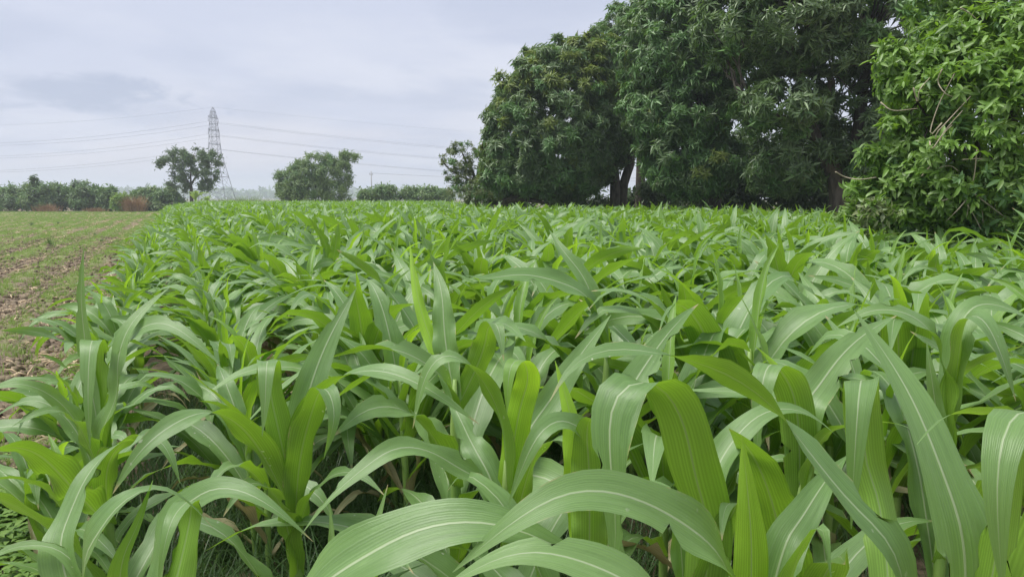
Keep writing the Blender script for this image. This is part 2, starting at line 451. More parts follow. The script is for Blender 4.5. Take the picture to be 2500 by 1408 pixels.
# ------------------------------------------------------------------ geometry-node scatter (for uncountable stuff)
def euler_from_R(R):
    x = np.arctan2(R[:, 2, 1], R[:, 2, 2]); y = np.arcsin(np.clip(-R[:, 2, 0], -1, 1)); z = np.arctan2(R[:, 1, 0], R[:, 0, 0])
    return np.stack([x, y, z], -1)
def scatter(name, P, E, S, I, protos, parent=None):
    """One object that stands copies of the meshes in protos at the points P (euler E, scale S, choice I)."""
    me = bpy.data.meshes.new(name)
    me.vertices.add(len(P)); me.vertices.foreach_set('co', np.ascontiguousarray(P, dtype=np.float32).ravel())
    me.attributes.new('turn', 'FLOAT_VECTOR', 'POINT').data.foreach_set('vector', np.ascontiguousarray(E, dtype=np.float32).ravel())
    me.attributes.new('size', 'FLOAT', 'POINT').data.foreach_set('value', np.ascontiguousarray(S, dtype=np.float32))
    me.attributes.new('pick', 'INT', 'POINT').data.foreach_set('value', np.ascontiguousarray(I, dtype=np.int32))
    o = link(name, me, parent)
    ng = bpy.data.node_groups.new(name, 'GeometryNodeTree')
    ng.interface.new_socket('Geometry', in_out='INPUT', socket_type='NodeSocketGeometry')
    ng.interface.new_socket('Geometry', in_out='OUTPUT', socket_type='NodeSocketGeometry')
    gi, go = ng.nodes.new('NodeGroupInput'), ng.nodes.new('NodeGroupOutput')
    iop = ng.nodes.new('GeometryNodeInstanceOnPoints'); iop.inputs['Pick Instance'].default_value = True
    g2i = ng.nodes.new('GeometryNodeGeometryToInstance')
    for pm in protos:
        po = bpy.data.objects.new(name + '_source', pm)       # never linked to the scene
        oi = ng.nodes.new('GeometryNodeObjectInfo'); oi.inputs['As Instance'].default_value = False
        oi.inputs['Object'].default_value = po
        ng.links.new(oi.outputs['Geometry'], g2i.inputs[0])
    def attr(nm, ty):
        n = ng.nodes.new('GeometryNodeInputNamedAttribute'); n.data_type = ty; n.inputs[0].default_value = nm
        return n.outputs['Attribute']
    e2r = ng.nodes.new('FunctionNodeEulerToRotation')
    ng.links.new(attr('turn', 'FLOAT_VECTOR'), e2r.inputs[0])
    ng.links.new(gi.outputs[0], iop.inputs['Points'])
    ng.links.new(g2i.outputs[0], iop.inputs['Instance'])
    ng.links.new(attr('pick', 'INT'), iop.inputs['Instance Index'])
    ng.links.new(e2r.outputs[0], iop.inputs['Rotation'])
    ng.links.new(attr('size', 'FLOAT'), iop.inputs['Scale'])
    ng.links.new(iop.outputs[0], go.inputs[0])
    md = o.modifiers.new('scatter', 'NODES'); md.node_group = ng
    return o

# ------------------------------------------------------------------ maize leaves and plants
def catmull(P, n, smooth=0):
    P = np.asarray(P, float)
    Q = np.vstack([2 * P[0] - P[1], P, 2 * P[-1] - P[-2]])
    out = []; par = []
    for i in range(len(P) - 1):
        p0, p1, p2, p3 = Q[i:i + 4]
        for k in range(12):
            t = k / 12
            out.append(0.5 * (2 * p1 + (p2 - p0) * t + (2 * p0 - 5 * p1 + 4 * p2 - p3) * t * t + (3 * p1 - p0 - 3 * p2 + p3) * t ** 3)); par.append(i + t)
    out.append(P[-1]); par.append(len(P) - 1)
    out = np.array(out); par = np.array(par)
    if smooth:
        k = np.r_[np.repeat(out[:1], smooth, 0), out, np.repeat(out[-1:], smooth, 0)]
        w_ = np.hanning(2 * smooth + 3)[1:-1]; w_ /= w_.sum()
        o2 = np.stack([np.convolve(k[:, c], w_, 'valid') for c in range(3)], -1)
        o2[0], o2[-1] = out[0], out[-1]; out = o2
    L = np.r_[0, np.cumsum(np.linalg.norm(np.diff(out, axis=0), axis=1))]
    q = np.linspace(0, L[-1], n + 1)
    return np.stack([np.interp(q, L, out[:, k]) for k in range(3)], -1), np.interp(q, L, par) / (len(P) - 1), L[-1]
def leaf_geo(P, width, nseg=14, ncr=4, twist=0.0, az=None, fold=(32, 9), wave=0.12, wn=4.0, seed=0, base_w=0.5, peak=0.38, tipp=1.7, signed=False, smooth=0, chew=0):
    """A strap leaf along the points P: trough-folded about its midrib, wavy at its edges."""
    r = np.random.RandomState(seed)
    Q, par, L = catmull(P, nseg, smooth)
    T = np.gradient(Q, axis=0); T /= np.linalg.norm(T, axis=1)[:, None] + 1e-9
    if az is None:
        h = Q[-1] - Q[0]; h[2] = 0
        if np.linalg.norm(h) < 0.04: h = Q[nseg // 2] - Q[0]; h[2] = 0
        if np.linalg.norm(h) < 1e-4: h = np.array([1.0, 0, 0])
        h /= np.linalg.norm(h)
    else: h = np.array([math.sin(rad(az)), math.cos(rad(az)), 0.0])
    S0 = np.array([-h[1], h[0], 0.0])
    tws = np.atleast_1d(twist).astype(float)
    tw = np.interp(par, np.linspace(0, 1, len(tws)), tws) if len(tws) > 1 else np.full(nseg + 1, tws[0])
    if signed: tw = tw * (1 if h[0] >= 0 else -1)
    t = np.linspace(0, 1, nseg + 1)
    S = S0[None] - T * (T @ S0)[:, None]; S /= np.linalg.norm(S, axis=1)[:, None] + 1e-9
    Nn = np.cross(T, S)
    c, s_ = np.cos(np.radians(tw))[:, None], np.sin(np.radians(tw))[:, None]
    S, Nn = S * c + Nn * s_, Nn * c - S * s_
    w = np.where(t < peak, base_w + (1 - base_w) * np.sin(np.clip(t / peak, 0, 1) * math.pi / 2),
                 np.clip(1 - (np.clip(t - peak, 0, 1) / (1 - peak)) ** tipp, 0.0, 1)) * width * 0.5
    w = np.maximum(w, 0.0006)
    fo = np.radians(fold[0] + (fold[1] - fold[0]) * np.clip(t * 1.6, 0, 1))
    us = np.linspace(-1, 1, ncr + 1)
    ph = r.rand(2) * 6.28; fr = wn * (0.8 + 0.4 * r.rand(2))
    env = np.clip(t * 4, 0, 1) * np.clip((1 - t) * 2.2, 0, 1)
    bite = np.zeros((nseg + 1, 2))
    for _ in range(chew):
        i0 = r.randint(int(nseg * .25), int(nseg * .9)); bite[i0:i0 + r.randint(1, 3), r.randint(2)] = 0.2 + 0.5 * r.rand()
    V = []; U = []
    for i in range(nseg + 1):
        for u in us:
            if chew and abs(u) > 0.99: u = u * (1 - bite[i, 0 if u < 0 else 1])
            elif chew and abs(u) > 0.7: u = u * (1 - max(0, bite[i, 0 if u < 0 else 1] - .3))
            k = 0 if u < 0 else 1
            wav = wave * abs(u) ** 2.2 * w[i] * 2 * math.sin(6.283 * fr[k] * t[i] + ph[k]) * env[i]
            V.append(Q[i] + S[i] * (u * w[i] * math.cos(fo[i])) + Nn[i] * (abs(u) ** 1.5 * w[i] * math.sin(fo[i]) + wav))
            U.append((0.5 + 0.5 * u, t[i]))
    n = ncr + 1
    F = [(i * n + j, (i + 1) * n + j, (i + 1) * n + j + 1, i * n + j + 1) for i in range(nseg) for j in range(ncr)]
    return np.array(V), np.array(F), np.array(U)
def arc_points(base, az, L, th0, th1, p, n=7, bend=0.0):
    t = np.linspace(0, 1, n); th = th0 + (th1 - th0) * t ** p
    aa = az + bend * t
    d = np.stack([np.sin(th) * np.sin(aa), np.sin(th) * np.cos(aa), np.cos(th)], -1)
    P = np.zeros((n, 3)); P[0] = base
    for i in range(1, n): P[i] = P[i - 1] + 0.5 * (d[i] + d[i - 1]) * L / (n - 1)
    return P
def plant_leaves(r, H, n, lowest=0, upto=None):
    """Leaf curves of one generic plant of about H m: list of (points, width, young, twist)."""
    phi = r.rand() * 6.28; out = []
    for k in range(lowest, n if upto is None else upto):
        f = k / (n - 1)
        az = phi + (k % 2) * math.pi + r.randn() * 0.38
        z0 = H * (0.10 + 0.46 * f ** 0.85)
        L = H * (0.44 + 0.27 * math.sin(math.pi * min(1, f * 1.05 + 0.08))) * (0.9 + 0.2 * r.rand())
        th0 = rad(max(8, 40 - 22 * f + r.randn() * 7)); th1 = rad(150 - 26 * f + r.randn() * 22)
        p = 1.1 + r.rand() * 0.9
        w = H * (0.072 + 0.022 * math.sin(math.pi * f)) * (0.9 + 0.25 * r.rand())
        young = False
        q = r.rand()
        if q < 0.16: th1 = rad(55 + 40 * r.rand()); th0 *= 0.8                     # stands stiffly
        elif q < 0.34: th1 = rad(168); p = 2.6 + 1.5 * r.rand(); th0 *= 0.7        # bent sharply over
        if f > 0.80:
            th1 = rad(70 + 80 * r.rand()); L *= 0.95
        if f > 0.93:
            th0 = rad(6); th1 = rad(20 + 90 * r.rand()); L = H * (0.26 + 0.13 * r.rand()); w *= 0.55; young = True
        b = np.array([0.010 * math.sin(az), 0.010 * math.cos(az), z0])
        out.append((arc_points(b, az, L, th0, th1, p, 7, r.randn() * 0.35), w, young, [0, r.randn() * 20, r.randn() * 50], r.randint(1 << 30)))
    return out
def stalk_into(mb, H, mi=0, r0=0.0125, x=0.0, y=0.0, seg=5):
    z = np.linspace(-0.04, H * 0.60, 12 if seg > 5 else 6)
    R = np.interp(z, [0, H * 0.25, H * 0.5, H * 0.60], [r0, r0 * 1.15, r0 * 1.2, r0 * 0.5])
    if seg > 5: R = R * (1 + 0.14 * (np.arange(len(z)) % 3 == 0))
    mb.tube([(x, y, zz) for zz in z], R, seg, mi)

# near prototypes (each leaf a mesh of its own) and far ones (joined)
near_protos = []
for k in range(14):
    r = np.random.RandomState(100 + k); H = 1.22
    st = MB(); stalk_into(st, H, seg=7)
    parts = [('stalk', st.mesh('stalk', M_STALK))]
    for li, (P, w, young, tw, sd) in enumerate(plant_leaves(r, H, r.randint(9, 12))):
        dry = li == 0 or (li == 1 and k % 3 == 0)
        Vv, Ff, Uu = leaf_geo(P, w * (.7 if dry else 1), 13, 4, tw, seed=sd, fold=(34, 8) if not (young or dry) else (48, 26), wave=0.13 if not dry else .3, chew=(0, 0, 2, 4)[sd % 4])
        parts.append(('leaf', np_mesh('leaf', Vv, Ff, M_YOUNG if young else M_DRYLEAF if dry else M_CORN, Uu)))
    near_protos.append(parts)
far_protos = []
for k in range(14):
    r = np.random.RandomState(300 + k); H = 1.22
    mb = MB(); stalk_into(mb, H, 1)
    for (P, w, young, tw, sd) in plant_leaves(r, H, 10, 1):
        Vv, Ff, Uu = leaf_geo(P, w, 8, 2, tw, seed=sd, fold=(34, 8) if not young else (48, 22), wave=0.0)
        mb.add(Vv, Ff, Uu, 2 if young else 0)
    far_protos.append(mb.mesh('maize', [M_CORN, M_STALK, M_YOUNG]))

# ---- the nearest plants, leaf by leaf after the photograph ----------------
# leaf: (z on the stalk or None, [(px, py, D), ...], width m, twist towards the viewer, options)
HEROES = []
def hero(label, px, D, ztop, leaves, fill=(0, 0), seed=0):
    HEROES.append((label, px, D, ztop, leaves, fill, seed))
Y_ = dict(young=True)
hero('tall maize plant at the lower right corner with a very broad upright leaf', 2390, 0.97, 0.80, [
    (0.62, [(2365, 1420, 0.95), (2310, 1180, 0.98), (2215, 945, 1.06), (2085, 757, 1.18)], 0.125, [0, 0, 0, 0, 0], dict(az=-25, fold=(20, 6), wave=0.03, base_w=.75, tipp=1.9)),
    (0.66, [(2640, 1180, 0.96), (2560, 1030, 0.88), (2480, 1005, 0.82), (2440, 1110, 0.78), (2435, 1260, 0.77), (2450, 1460, 0.78)], 0.090, 0, dict(az=205, fold=(20, 5), wave=0.05)),
    (0.60, [(2480, 1090, 0.93), (2430, 1015, 0.92), (2360, 1003, 0.90), (2295, 1022, 0.88), (2238, 1085, 0.87)], 0.050, [0, -20, -45, -45, -30, 0], {}),
], (0, 4), 11)
hero('maize plant in front at the right with a bright yellow-green spear leaf', 1850, 1.16, 0.74, [
    (0.60, [(1836, 1400, 1.16), (1828, 1230, 1.16), (1812, 1062, 1.18)], 0.066, 0, dict(az=180, young=True, fold=(16, 10), base_w=.8, peak=.5, wave=0.04)),
    (0.58, [(1800, 1430, 1.10), (1680, 1285, 1.05), (1530, 1208, 1.0), (1390, 1200, 0.97), (1250, 1275, 0.95), (1105, 1396, 0.95)], 0.108, [20, 30, 42, 46, 40, 35, 30], dict(wave=0.04, fold=(25, 7))),
    (0.60, [(1900, 1370, 1.2), (1955, 1270, 1.24), (2015, 1172, 1.30), (2070, 1110, 1.38)], 0.082, [10, 20, 30, 30, 20], dict(wave=0.05)),
    (0.55, [(1930, 1400, 1.15), (1985, 1300, 1.12), (2010, 1290, 1.1), (2030, 1420, 1.05)], 0.07, 0, {}),
], (0, 4), 12)
hero('maize plant at the lower right with a long leaf arching far to the left', 2270, 1.12, 0.74, [
    (0.60, [(2215, 1400, 1.10), (2085, 1240, 1.12), (1965, 1090, 1.15), (1885, 990, 1.2), (1775, 912, 1.25), (1640, 868, 1.28), (1500, 850, 1.28), (1400, 888, 1.25), (1342, 980, 1.22)], 0.084,
     [20, 30, 34, 20, -25, -50, -15, 35, 42, 40], dict(wave=0.03, fold=(24, 6), tipp=2.2)),
    (0.56, [(2160, 1280, 1.42), (2115, 1140, 1.46), (2108, 1020, 1.46), (2105, 945, 1.44), (2103, 926, 1.38), (2098, 960, 1.31), (2090, 1060, 1.28), (2083, 1180, 1.27), (2078, 1290, 1.27)], 0.078, 0, dict(az=182, tipp=2.6, fold=(15, 5))),
], (0, 4), 13)
hero('maize plant right of the middle with a broad leaf folded over in a loop', 1700, 1.38, 0.74, [
    (0.58, [(1735, 1330, 1.36), (1700, 1180, 1.32), (1672, 1040, 1.28), (1620, 950, 1.25), (1545, 932, 1.22), (1490, 1000, 1.2), (1492, 1150, 1.18), (1505, 1300, 1.17), (1490, 1420, 1.17)], 0.098,
     0, dict(az=205, wave=0.05, fold=(18, 5), tipp=2.4)),
    (0.60, [(1720, 1250, 1.42), (1760, 1120, 1.46), (1850, 1010, 1.5), (1960, 1000, 1.52), (2050, 1070, 1.5)], 0.078, [0, 15, 25, 30, 25], {}),
    (0.55, [(1660, 1260, 1.42), (1600, 1180, 1.46), (1560, 1180, 1.48), (1620, 1220, 1.46)], 0.06, 0, {}),
    (0.52, [(1750, 1330, 1.36), (1800, 1240, 1.3), (1770, 1230, 1.26), (1760, 1330, 1.2)], 0.07, 0, {}),
], (0, 4), 14)
hero('maize plant in the middle with a slim bright upright leaf and a drooping left one', 1445, 1.62, 0.78, [
    (0.62, [(1452, 1110, 1.6), (1415, 1045, 1.55), (1365, 1025, 1.5), (1315, 1060, 1.46), (1275, 1140, 1.45), (1240, 1235, 1.45)], 0.074, [0, 20, 40, 40, 30, 30, 20], {}),
    (0.66, [(1408, 1160, 1.62), (1398, 1030, 1.62), (1355, 880, 1.66)], 0.068, 0, dict(az=170, young=True, fold=(25, 20), base_w=.8)),
    (0.58, [(1440, 1170, 1.55), (1432, 1070, 1.52), (1440, 1020, 1.5), (1462, 1030, 1.47)], 0.085, 0, dict(az=180, fold=(15, 15), wave=.15, tipp=4)),
    (0.60, [(1500, 1050, 1.64), (1570, 900, 1.72), (1650, 790, 1.82), (1705, 742, 1.9)], 0.092, [0, 25, 40, 40, 20], dict(wave=.05)),
], (0, 5), 15)
hero('maize plant in the middle with a glowing yellow-green folded top leaf', 1236, 1.92, 0.84, [
    (0.70, [(1232, 1060, 1.9), (1195, 955, 1.9), (1140, 885, 1.88), (1080, 866, 1.86), (1035, 925, 1.85), (1008, 1045, 1.85)], 0.072, [0, -10, -35, 0, 40, 40, 30], dict(wave=.05)),
    (0.74, [(1265, 1010, 1.92), (1290, 930, 1.88), (1278, 880, 1.84), (1250, 885, 1.80), (1240, 940, 1.78), (1238, 1012, 1.78)], 0.076, 0, dict(az=195, young=True, fold=(18, 8), base_w=.85)),
    (0.60, [(1205, 1180, 1.92), (1155, 1090, 2.0), (1118, 1010, 2.06), (1092, 965, 2.14)], 0.088, [0, 20, 30, 20, 10], dict(wave=.16, wn=3, base_w=.4)),
    (0.52, [(1205, 1200, 1.85), (1130, 1150, 1.8), (1050, 1100, 1.75), (965, 1092, 1.7), (885, 1145, 1.66), (805, 1215, 1.62), (735, 1305, 1.6)], 0.078, [0, 20, 45, 30, 42, 30, 10, 0], dict(wave=.08)),
    (0.66, [(1275, 1080, 1.98), (1335, 990, 2.06), (1410, 875, 2.16), (1492, 768, 2.3)], 0.086, [0, 30, 50, 40, 20], dict(wave=.05)),
    (0.55, [(1290, 1150, 1.86), (1330, 1080, 1.8), (1400, 1080, 1.72), (1440, 1180, 1.68)], 0.08, 0, {}),
], (0, 4), 16)
hero('maize plant left of the middle with a bare stalk and leaves arching both ways', 705, 2.02, 0.80, [
    (0.62, [(672, 1165, 1.98), (605, 1055, 1.9), (520, 1003, 1.82), (430, 1030, 1.74), (340, 1102, 1.68), (275, 1205, 1.65)], 0.088, [0, -15, -38, -10, 35, 42, 40], dict(wave=.05, tipp=1.9)),
    (0.64, [(730, 1090, 2.0), (765, 990, 1.98), (835, 918, 1.95), (930, 903, 1.92), (1030, 940, 1.88), (1100, 985, 1.86), (1170, 1035, 1.85)], 0.086, [0, -30, -40, 0, 25, 35, 30, 20], dict(wave=.04)),
    (0.66, [(730, 1060, 2.05), (765, 920, 2.1), (808, 815, 2.16), (870, 703, 2.25)], 0.096, [0, 30, 40, 40, 40], dict(wave=.03, fold=(22, 8), base_w=.4)),
    (0.68, [(680, 1050, 2.0), (660, 960, 2.0), (656, 900, 1.98), (654, 880, 1.92), (650, 900, 1.86), (648, 980, 1.84), (640, 1065, 1.83)], 0.078, 0, dict(az=185, fold=(12, 4), wave=.06)),
    (0.66, [(655, 1100, 1.98), (570, 1000, 1.95), (500, 940, 1.95), (428, 888, 1.96)], 0.058, [0, -20, -30, -30, -20], dict(young=True, wave=.02)),
    (0.60, [(730, 1130, 1.96), (760, 1010, 1.92), (790, 940, 1.88), (820, 1010, 1.82), (790, 1120, 1.8)], 0.085, 0, {}),
    (0.45, [(690, 1240, 1.9), (640, 1180, 1.8), (590, 1190, 1.7), (545, 1260, 1.66)], 0.082, [0, 20, 30, 20], {}),
    (0.42, [(735, 1260, 1.95), (790, 1170, 1.9), (870, 1150, 1.85), (940, 1210, 1.8)], 0.07, [0, 20, 30, 20], {}),
], (0, 3), 17)
hero('maize plant at the left edge row with a narrow spear standing apart', 238, 2.2, 0.84, [
    (0.74, [(225, 960, 2.2), (208, 835, 2.2), (197, 720, 2.2), (205, 603, 2.2)], 0.058, 0, dict(az=10, fold=(14, 10), base_w=.45, wave=.02)),
    (0.68, [(232, 960, 2.2), (236, 870, 2.2), (230, 832, 2.15), (222, 838, 2.08), (216, 900, 2.04), (215, 990, 2.02), (220, 1095, 2.02)], 0.080, 0, dict(az=190, fold=(12, 5), wave=.04, base_w=.8)),
    (0.70, [(245, 1060, 2.15), (288, 965, 2.14), (286, 885, 2.15), (320, 785, 2.2), (412, 703, 2.3)], 0.082, [0, 20, 15, 35, 40, 40], dict(wave=.05, base_w=.6)),
    (0.70, [(290, 900, 2.2), (335, 805, 2.2), (405, 788, 2.18), (475, 832, 2.14), (535, 888, 2.12)], 0.08, [0, 20, 42, 42, 40, 30], dict(wave=.05)),
    (0.64, [(205, 1060, 2.1), (165, 1010, 2.0), (110, 1000, 1.9), (30, 1040, 1.85)], 0.072, [0, 15, 30, 30, 20], {}),
    (0.62, [(190, 1030, 2.2), (110, 955, 2.15), (30, 935, 2.1), (-50, 960, 2.1)], 0.066, [0, 20, 35, 35, 20], {}),
    (0.58, [(195, 1060, 2.25), (120, 985, 2.25), (50, 980, 2.25), (-30, 1030, 2.25)], 0.064, [0, 20, 35, 35, 20], {}),
    (0.52, [(175, 1190, 2.0), (100, 1110, 1.9), (20, 1090, 1.8), (-60, 1110, 1.7)], 0.10, [0, -20, -35, -30, -20], dict(wave=.2)),
    (0.55, [(260, 1130, 2.1), (330, 1060, 2.06), (400, 1080, 2.0), (440, 1180, 1.96)], 0.08, 0, {}),
], (0, 3), 18)
hero('maize plant in the lower left corner with large leaves bending to the right', 250, 1.22, 0.70, [
    (0.50, [(200, 1440, 1.12), (235, 1310, 1.11), (300, 1222, 1.12), (380, 1188, 1.15), (455, 1222, 1.16), (520, 1288, 1.17)], 0.112, [30, 45, 50, 35, -20, -40, -30], dict(wave=.05, base_w=.7)),
    (0.52, [(285, 1430, 1.12), (330, 1300, 1.12), (373, 1172, 1.14)], 0.070, 0, dict(az=20, young=True, fold=(16, 10), base_w=.85, peak=.3)),
    (0.54, [(150, 1390, 1.3), (165, 1270, 1.36), (220, 1145, 1.42), (295, 1078, 1.5), (330, 1075, 1.56)], 0.092, [20, 30, 40, 40, 30, 10], dict(wave=.05)),
    (0.50, [(400, 1310, 1.4), (440, 1245, 1.42), (515, 1192, 1.42), (600, 1200, 1.4), (685, 1252, 1.38), (765, 1322, 1.38)], 0.080, [0, 15, 20, 36, 36, 30, 20], dict(wave=.04)),
    (0.54, [(470, 1260, 1.4), (445, 1235, 1.34), (410, 1290, 1.28), (385, 1430, 1.26)], 0.066, 0, dict(az=190, fold=(12, 4))),
    (0.42, [(220, 1400, 1.3), (60, 1330, 1.3), (-30, 1370, 1.25), (-60, 1430, 1.2)], 0.05, [0, 20, 30, 20], {}),
], (0, 3), 19)
hero('maize plant at the bottom edge with a wide leaf arching low in front', 640, 0.98, 0.60, [
    (0.62, [(690, 1560, 0.98), (740, 1475, 0.98), (805, 1412, 0.98), (895, 1355, 0.98), (1010, 1295, 0.98), (1130, 1272, 0.98), (1250, 1287, 0.98), (1370, 1338, 0.98), (1490, 1400, 0.99)], 0.112, [0, 5, 10, 20, 32, 38, 40, 34, 30, 25], dict(wave=.05, fold=(25, 8))),
], (0, 0), 20)
hero('maize plant at the bottom edge whose leaf humps low below a wider one', 1700, 0.90, 0.66, [
    (0.62, [(1670, 1560, 0.89), (1620, 1490, 0.88), (1545, 1425, 0.88), (1430, 1372, 0.88), (1310, 1345, 0.88), (1200, 1368, 0.88), (1070, 1440, 0.88)], 0.095, [0, 5, 10, 20, 28, 32, 25, 20], dict(wave=.06)),
], (0, 0), 21)
hero('short maize plant at the bottom with two narrow upright spears', 850, 1.42, 0.62, [
    (0.50, [(815, 1400, 1.42), (812, 1310, 1.42), (804, 1228, 1.43)], 0.048, 0, dict(az=20, fold=(14, 10), base_w=.85, peak=.25)),
    (0.50, [(885, 1410, 1.42), (915, 1300, 1.43), (947, 1182, 1.45)], 0.052, 0, dict(az=30, fold=(14, 10), base_w=.85, peak=.25)),
    (0.40, [(900, 1420, 1.4), (960, 1350, 1.36), (1010, 1400, 1.3)], 0.06, 0, {}),
], (0, 2), 22)
hero('maize plant at the right with a ragged pale leaf leaning to the upper right', 1970, 1.82, 0.84, [
    (0.72, [(1960, 1010, 1.82), (1995, 950, 1.85), (2055, 865, 1.9), (2125, 805, 1.98), (2190, 770, 2.05)], 0.094, [0, 30, 42, 40, 30, 10], dict(wave=.06)),
    (0.70, [(1950, 1000, 1.8), (1905, 905, 1.76), (1880, 888, 1.7), (1862, 930, 1.66), (1852, 1040, 1.64), (1845, 1140, 1.64)], 0.088, 0, dict(az=195, fold=(12, 5), wave=.08)),
    (0.72, [(1930, 970, 1.85), (1890, 890, 1.88), (1845, 845, 1.9)], 0.045, 0, dict(az=200, young=True, fold=(20, 12))),
    (0.66, [(1990, 1080, 1.78), (2080, 1040, 1.74), (2180, 1030, 1.68), (2250, 1060, 1.64)], 0.05, [0, -20, -30, -20, 0], {}),
    (0.68, [(1940, 1010, 1.85), (1850, 960, 1.9), (1740, 955, 1.92), (1645, 950, 1.95)], 0.06, [0, 15, 20, 20, 10], {}),
], (0, 5), 23)
hero('maize plant behind the folded leaf with a broad blade lying level to the left', 1110, 2.5, 0.92, [
    (0.80, [(1095, 940, 2.42), (1045, 890, 2.34), (960, 850, 2.26), (870, 858, 2.2), (790, 880, 2.16), (700, 935, 2.12), (585, 1050, 2.1)], 0.096, [0, 25, 42, 20, -30, -20, 0, 0], dict(wave=.04, peak=.3)),
    (0.84, [(1085, 820, 2.55), (1080, 720, 2.6), (1058, 640, 2.7)], 0.090, 0, dict(az=10, fold=(16, 8), base_w=.6)),
    (0.84, [(1040, 800, 2.6), (1015, 700, 2.66), (1000, 590, 2.75)], 0.050, 0, dict(az=170, young=True, fold=(24, 16))),
    (0.80, [(1180, 860, 2.5), (1190, 800, 2.42), (1215, 790, 2.36), (1230, 880, 2.3)], 0.085, 0, dict(az=170, fold=(14, 6))),
], (0, 6), 24)
hero('tall maize plant with a chewed narrow leaf rising above the others', 1075, 3.5, 1.0, [
    (0.92, [(1062, 650, 3.5), (1030, 575, 3.5), (1000, 488, 3.5)], 0.065, [0, 20, 20, 0], dict(wave=.3, wn=8)),
    (0.90, [(1085, 640, 3.5), (1105, 560, 3.5), (1140, 530, 3.45)], 0.075, 0, {}),
], (2, 7), 25)
hero('maize plant whose long leaf lies level with a browned thread-like tip', 1480, 3.0, 0.92, [
    (0.86, [(1450, 742, 3.0), (1385, 695, 2.95), (1280, 668, 2.9), (1195, 680, 2.85), (1130, 672, 2.8)], 0.105, [0, 30, 42, 42, 30, 10], dict(wave=.06, peak=.45)),
    (0.88, [(1440, 700, 3.05), (1380, 620, 3.1), (1340, 560, 3.2)], 0.08, [0, 30, 40, 20], dict(wave=.03)),
], (1, 8), 26)
hero('maize plant with a dark broad leaf hanging at the right edge', 2330, 2.1, 0.90, [
    (0.80, [(2345, 830, 2.1), (2370, 770, 2.06), (2410, 790, 2.0), (2450, 880, 1.96), (2480, 980, 1.95)], 0.10, [0, 15, 10, 10, 0], dict(wave=.05)),
    (0.80, [(2300, 860, 2.1), (2230, 770, 2.1), (2130, 755, 2.1), (2040, 800, 2.1)], 0.085, [0, 25, 40, 40, 30], {}),
    (0.82, [(2340, 800, 2.15), (2400, 740, 2.2), (2480, 760, 2.2), (2550, 800, 2.2)], 0.09, [0, 25, 40, 40, 20], {}),
    (0.70, [(2280, 960, 2.05), (2268, 880, 2.05), (2262, 832, 2.06)], 0.05, 0, dict(az=20, fold=(20, 12))),
], (0, 6), 27)
hero('maize plant with two dark upright leaves standing above the far rows', 795, 6.2, 1.05, [
    (0.95, [(800, 610, 6.2), (775, 560, 6.15), (752, 528, 6.1)], 0.085, [0, -20, -30, -20], {}),
    (0.90, [(812, 640, 6.1), (822, 580, 6.05), (826, 545, 6.05)], 0.085, 0, dict(az=170, fold=(10, 6), base_w=.8, tipp=3)),
    (0.95, [(800, 600, 6.3), (795, 560, 6.4), (790, 535, 6.4)], 0.06, 0, {}),
], (1, 8), 28)

hero_xy = []
def build_hero(label, px, D, ztop, leaves, fill, seed):
    bx = at(px, 900, D).x; by = D
    hero_xy.append((bx, by))
    root = empty('maize_plant', (bx, by, 0), label, 'maize plant', 'maize plants of the field')
    st = MB(); stalk_into(st, ztop / 0.60, seg=9, r0=0.014)
    link('stalk', st.mesh('stalk', M_STALK), root)
    for k, (z, pts, w, tw, opt) in enumerate(leaves):
        opt = dict(opt); young = opt.pop('young', False)
        P = [Vector((bx, by, z))] if z is not None else []
        P += [at(*p) for p in pts]
        P = np.array([(p.x - bx, p.y - by, p.z) for p in P])
        opt['wave'] = opt.get('wave', 0.10) * 1.3 + 0.02; opt.setdefault('fold', (30, 9))
        Vv, Ff, Uu = leaf_geo(P, w, 38, 8, tw, seed=seed * 50 + k, signed=True, smooth=9, chew=(0, 2, 0, 5, 3)[(seed + k) % 5], **opt)
        link('leaf', np_mesh('leaf', Vv, Ff, M_YOUNG if young else M_CORN, Uu), root)
    r = np.random.RandomState(seed)
    if fill[1] > fill[0]:
        for (P, w, young, tw, sd) in plant_leaves(r, ztop / 0.60 * 0.9, 10, fill[0], fill[1]):
            Vv, Ff, Uu = leaf_geo(P, w, 16, 4, tw, seed=sd, fold=(34, 8), wave=0.13)
            link('leaf', np_mesh('leaf', Vv, Ff, M_YOUNG if young else M_CORN, Uu), root)
for h in HEROES: build_hero(*h)

# ---- the rest of the field -------------------------------------------------
r = np.random.RandomState(77)
plants = []
row = 0
n = EDGE
HALF = 1250 / FPX * 1.06
while n < 45:
    s = 0.6 + r.rand() * 0.2
    while s < 80:
        s += 0.21 * (0.75 + 0.5 * r.rand())
        if r.rand() < 0.05: continue
        x, y = sn(s, n + r.randn() * 0.05)
        if y > 0.5 and abs(x) < y * HALF + 2.6 and in_corn(x, y): plants.append((x, y, row, r.rand(), r.rand(), r.randint(14)))
    n += ROW; row += 1
GAP = at(900, 1180, 2.6)
def keep(x, y):
    if y < 1.75: return False
    if math.hypot(x - at(900, 1200, 2.35).x, (y - 2.35)) < 0.62: return False
    px = 1250 + FPX * x / y
    if y < 2.35 and (px < 1560 or px > 1750): return False
    return all(math.hypot(x - hx, y - hy) > 0.26 for hx, hy in hero_xy)
plants = [p for p in plants if keep(p[0], p[1])]
plants.sort(key=lambda p: p[0] ** 2 + p[1] ** 2 + (1e6 if abs(p[0]) > p[1] * HALF + 0.5 else 0))     # plants in view first
def edge_scale(row, n_): return (0.84, 0.95, 1.05)[row] if row < 3 else 1.14
ORD = ['outermost', 'second', 'third', 'fourth']
near_n = 300 - len(HEROES)
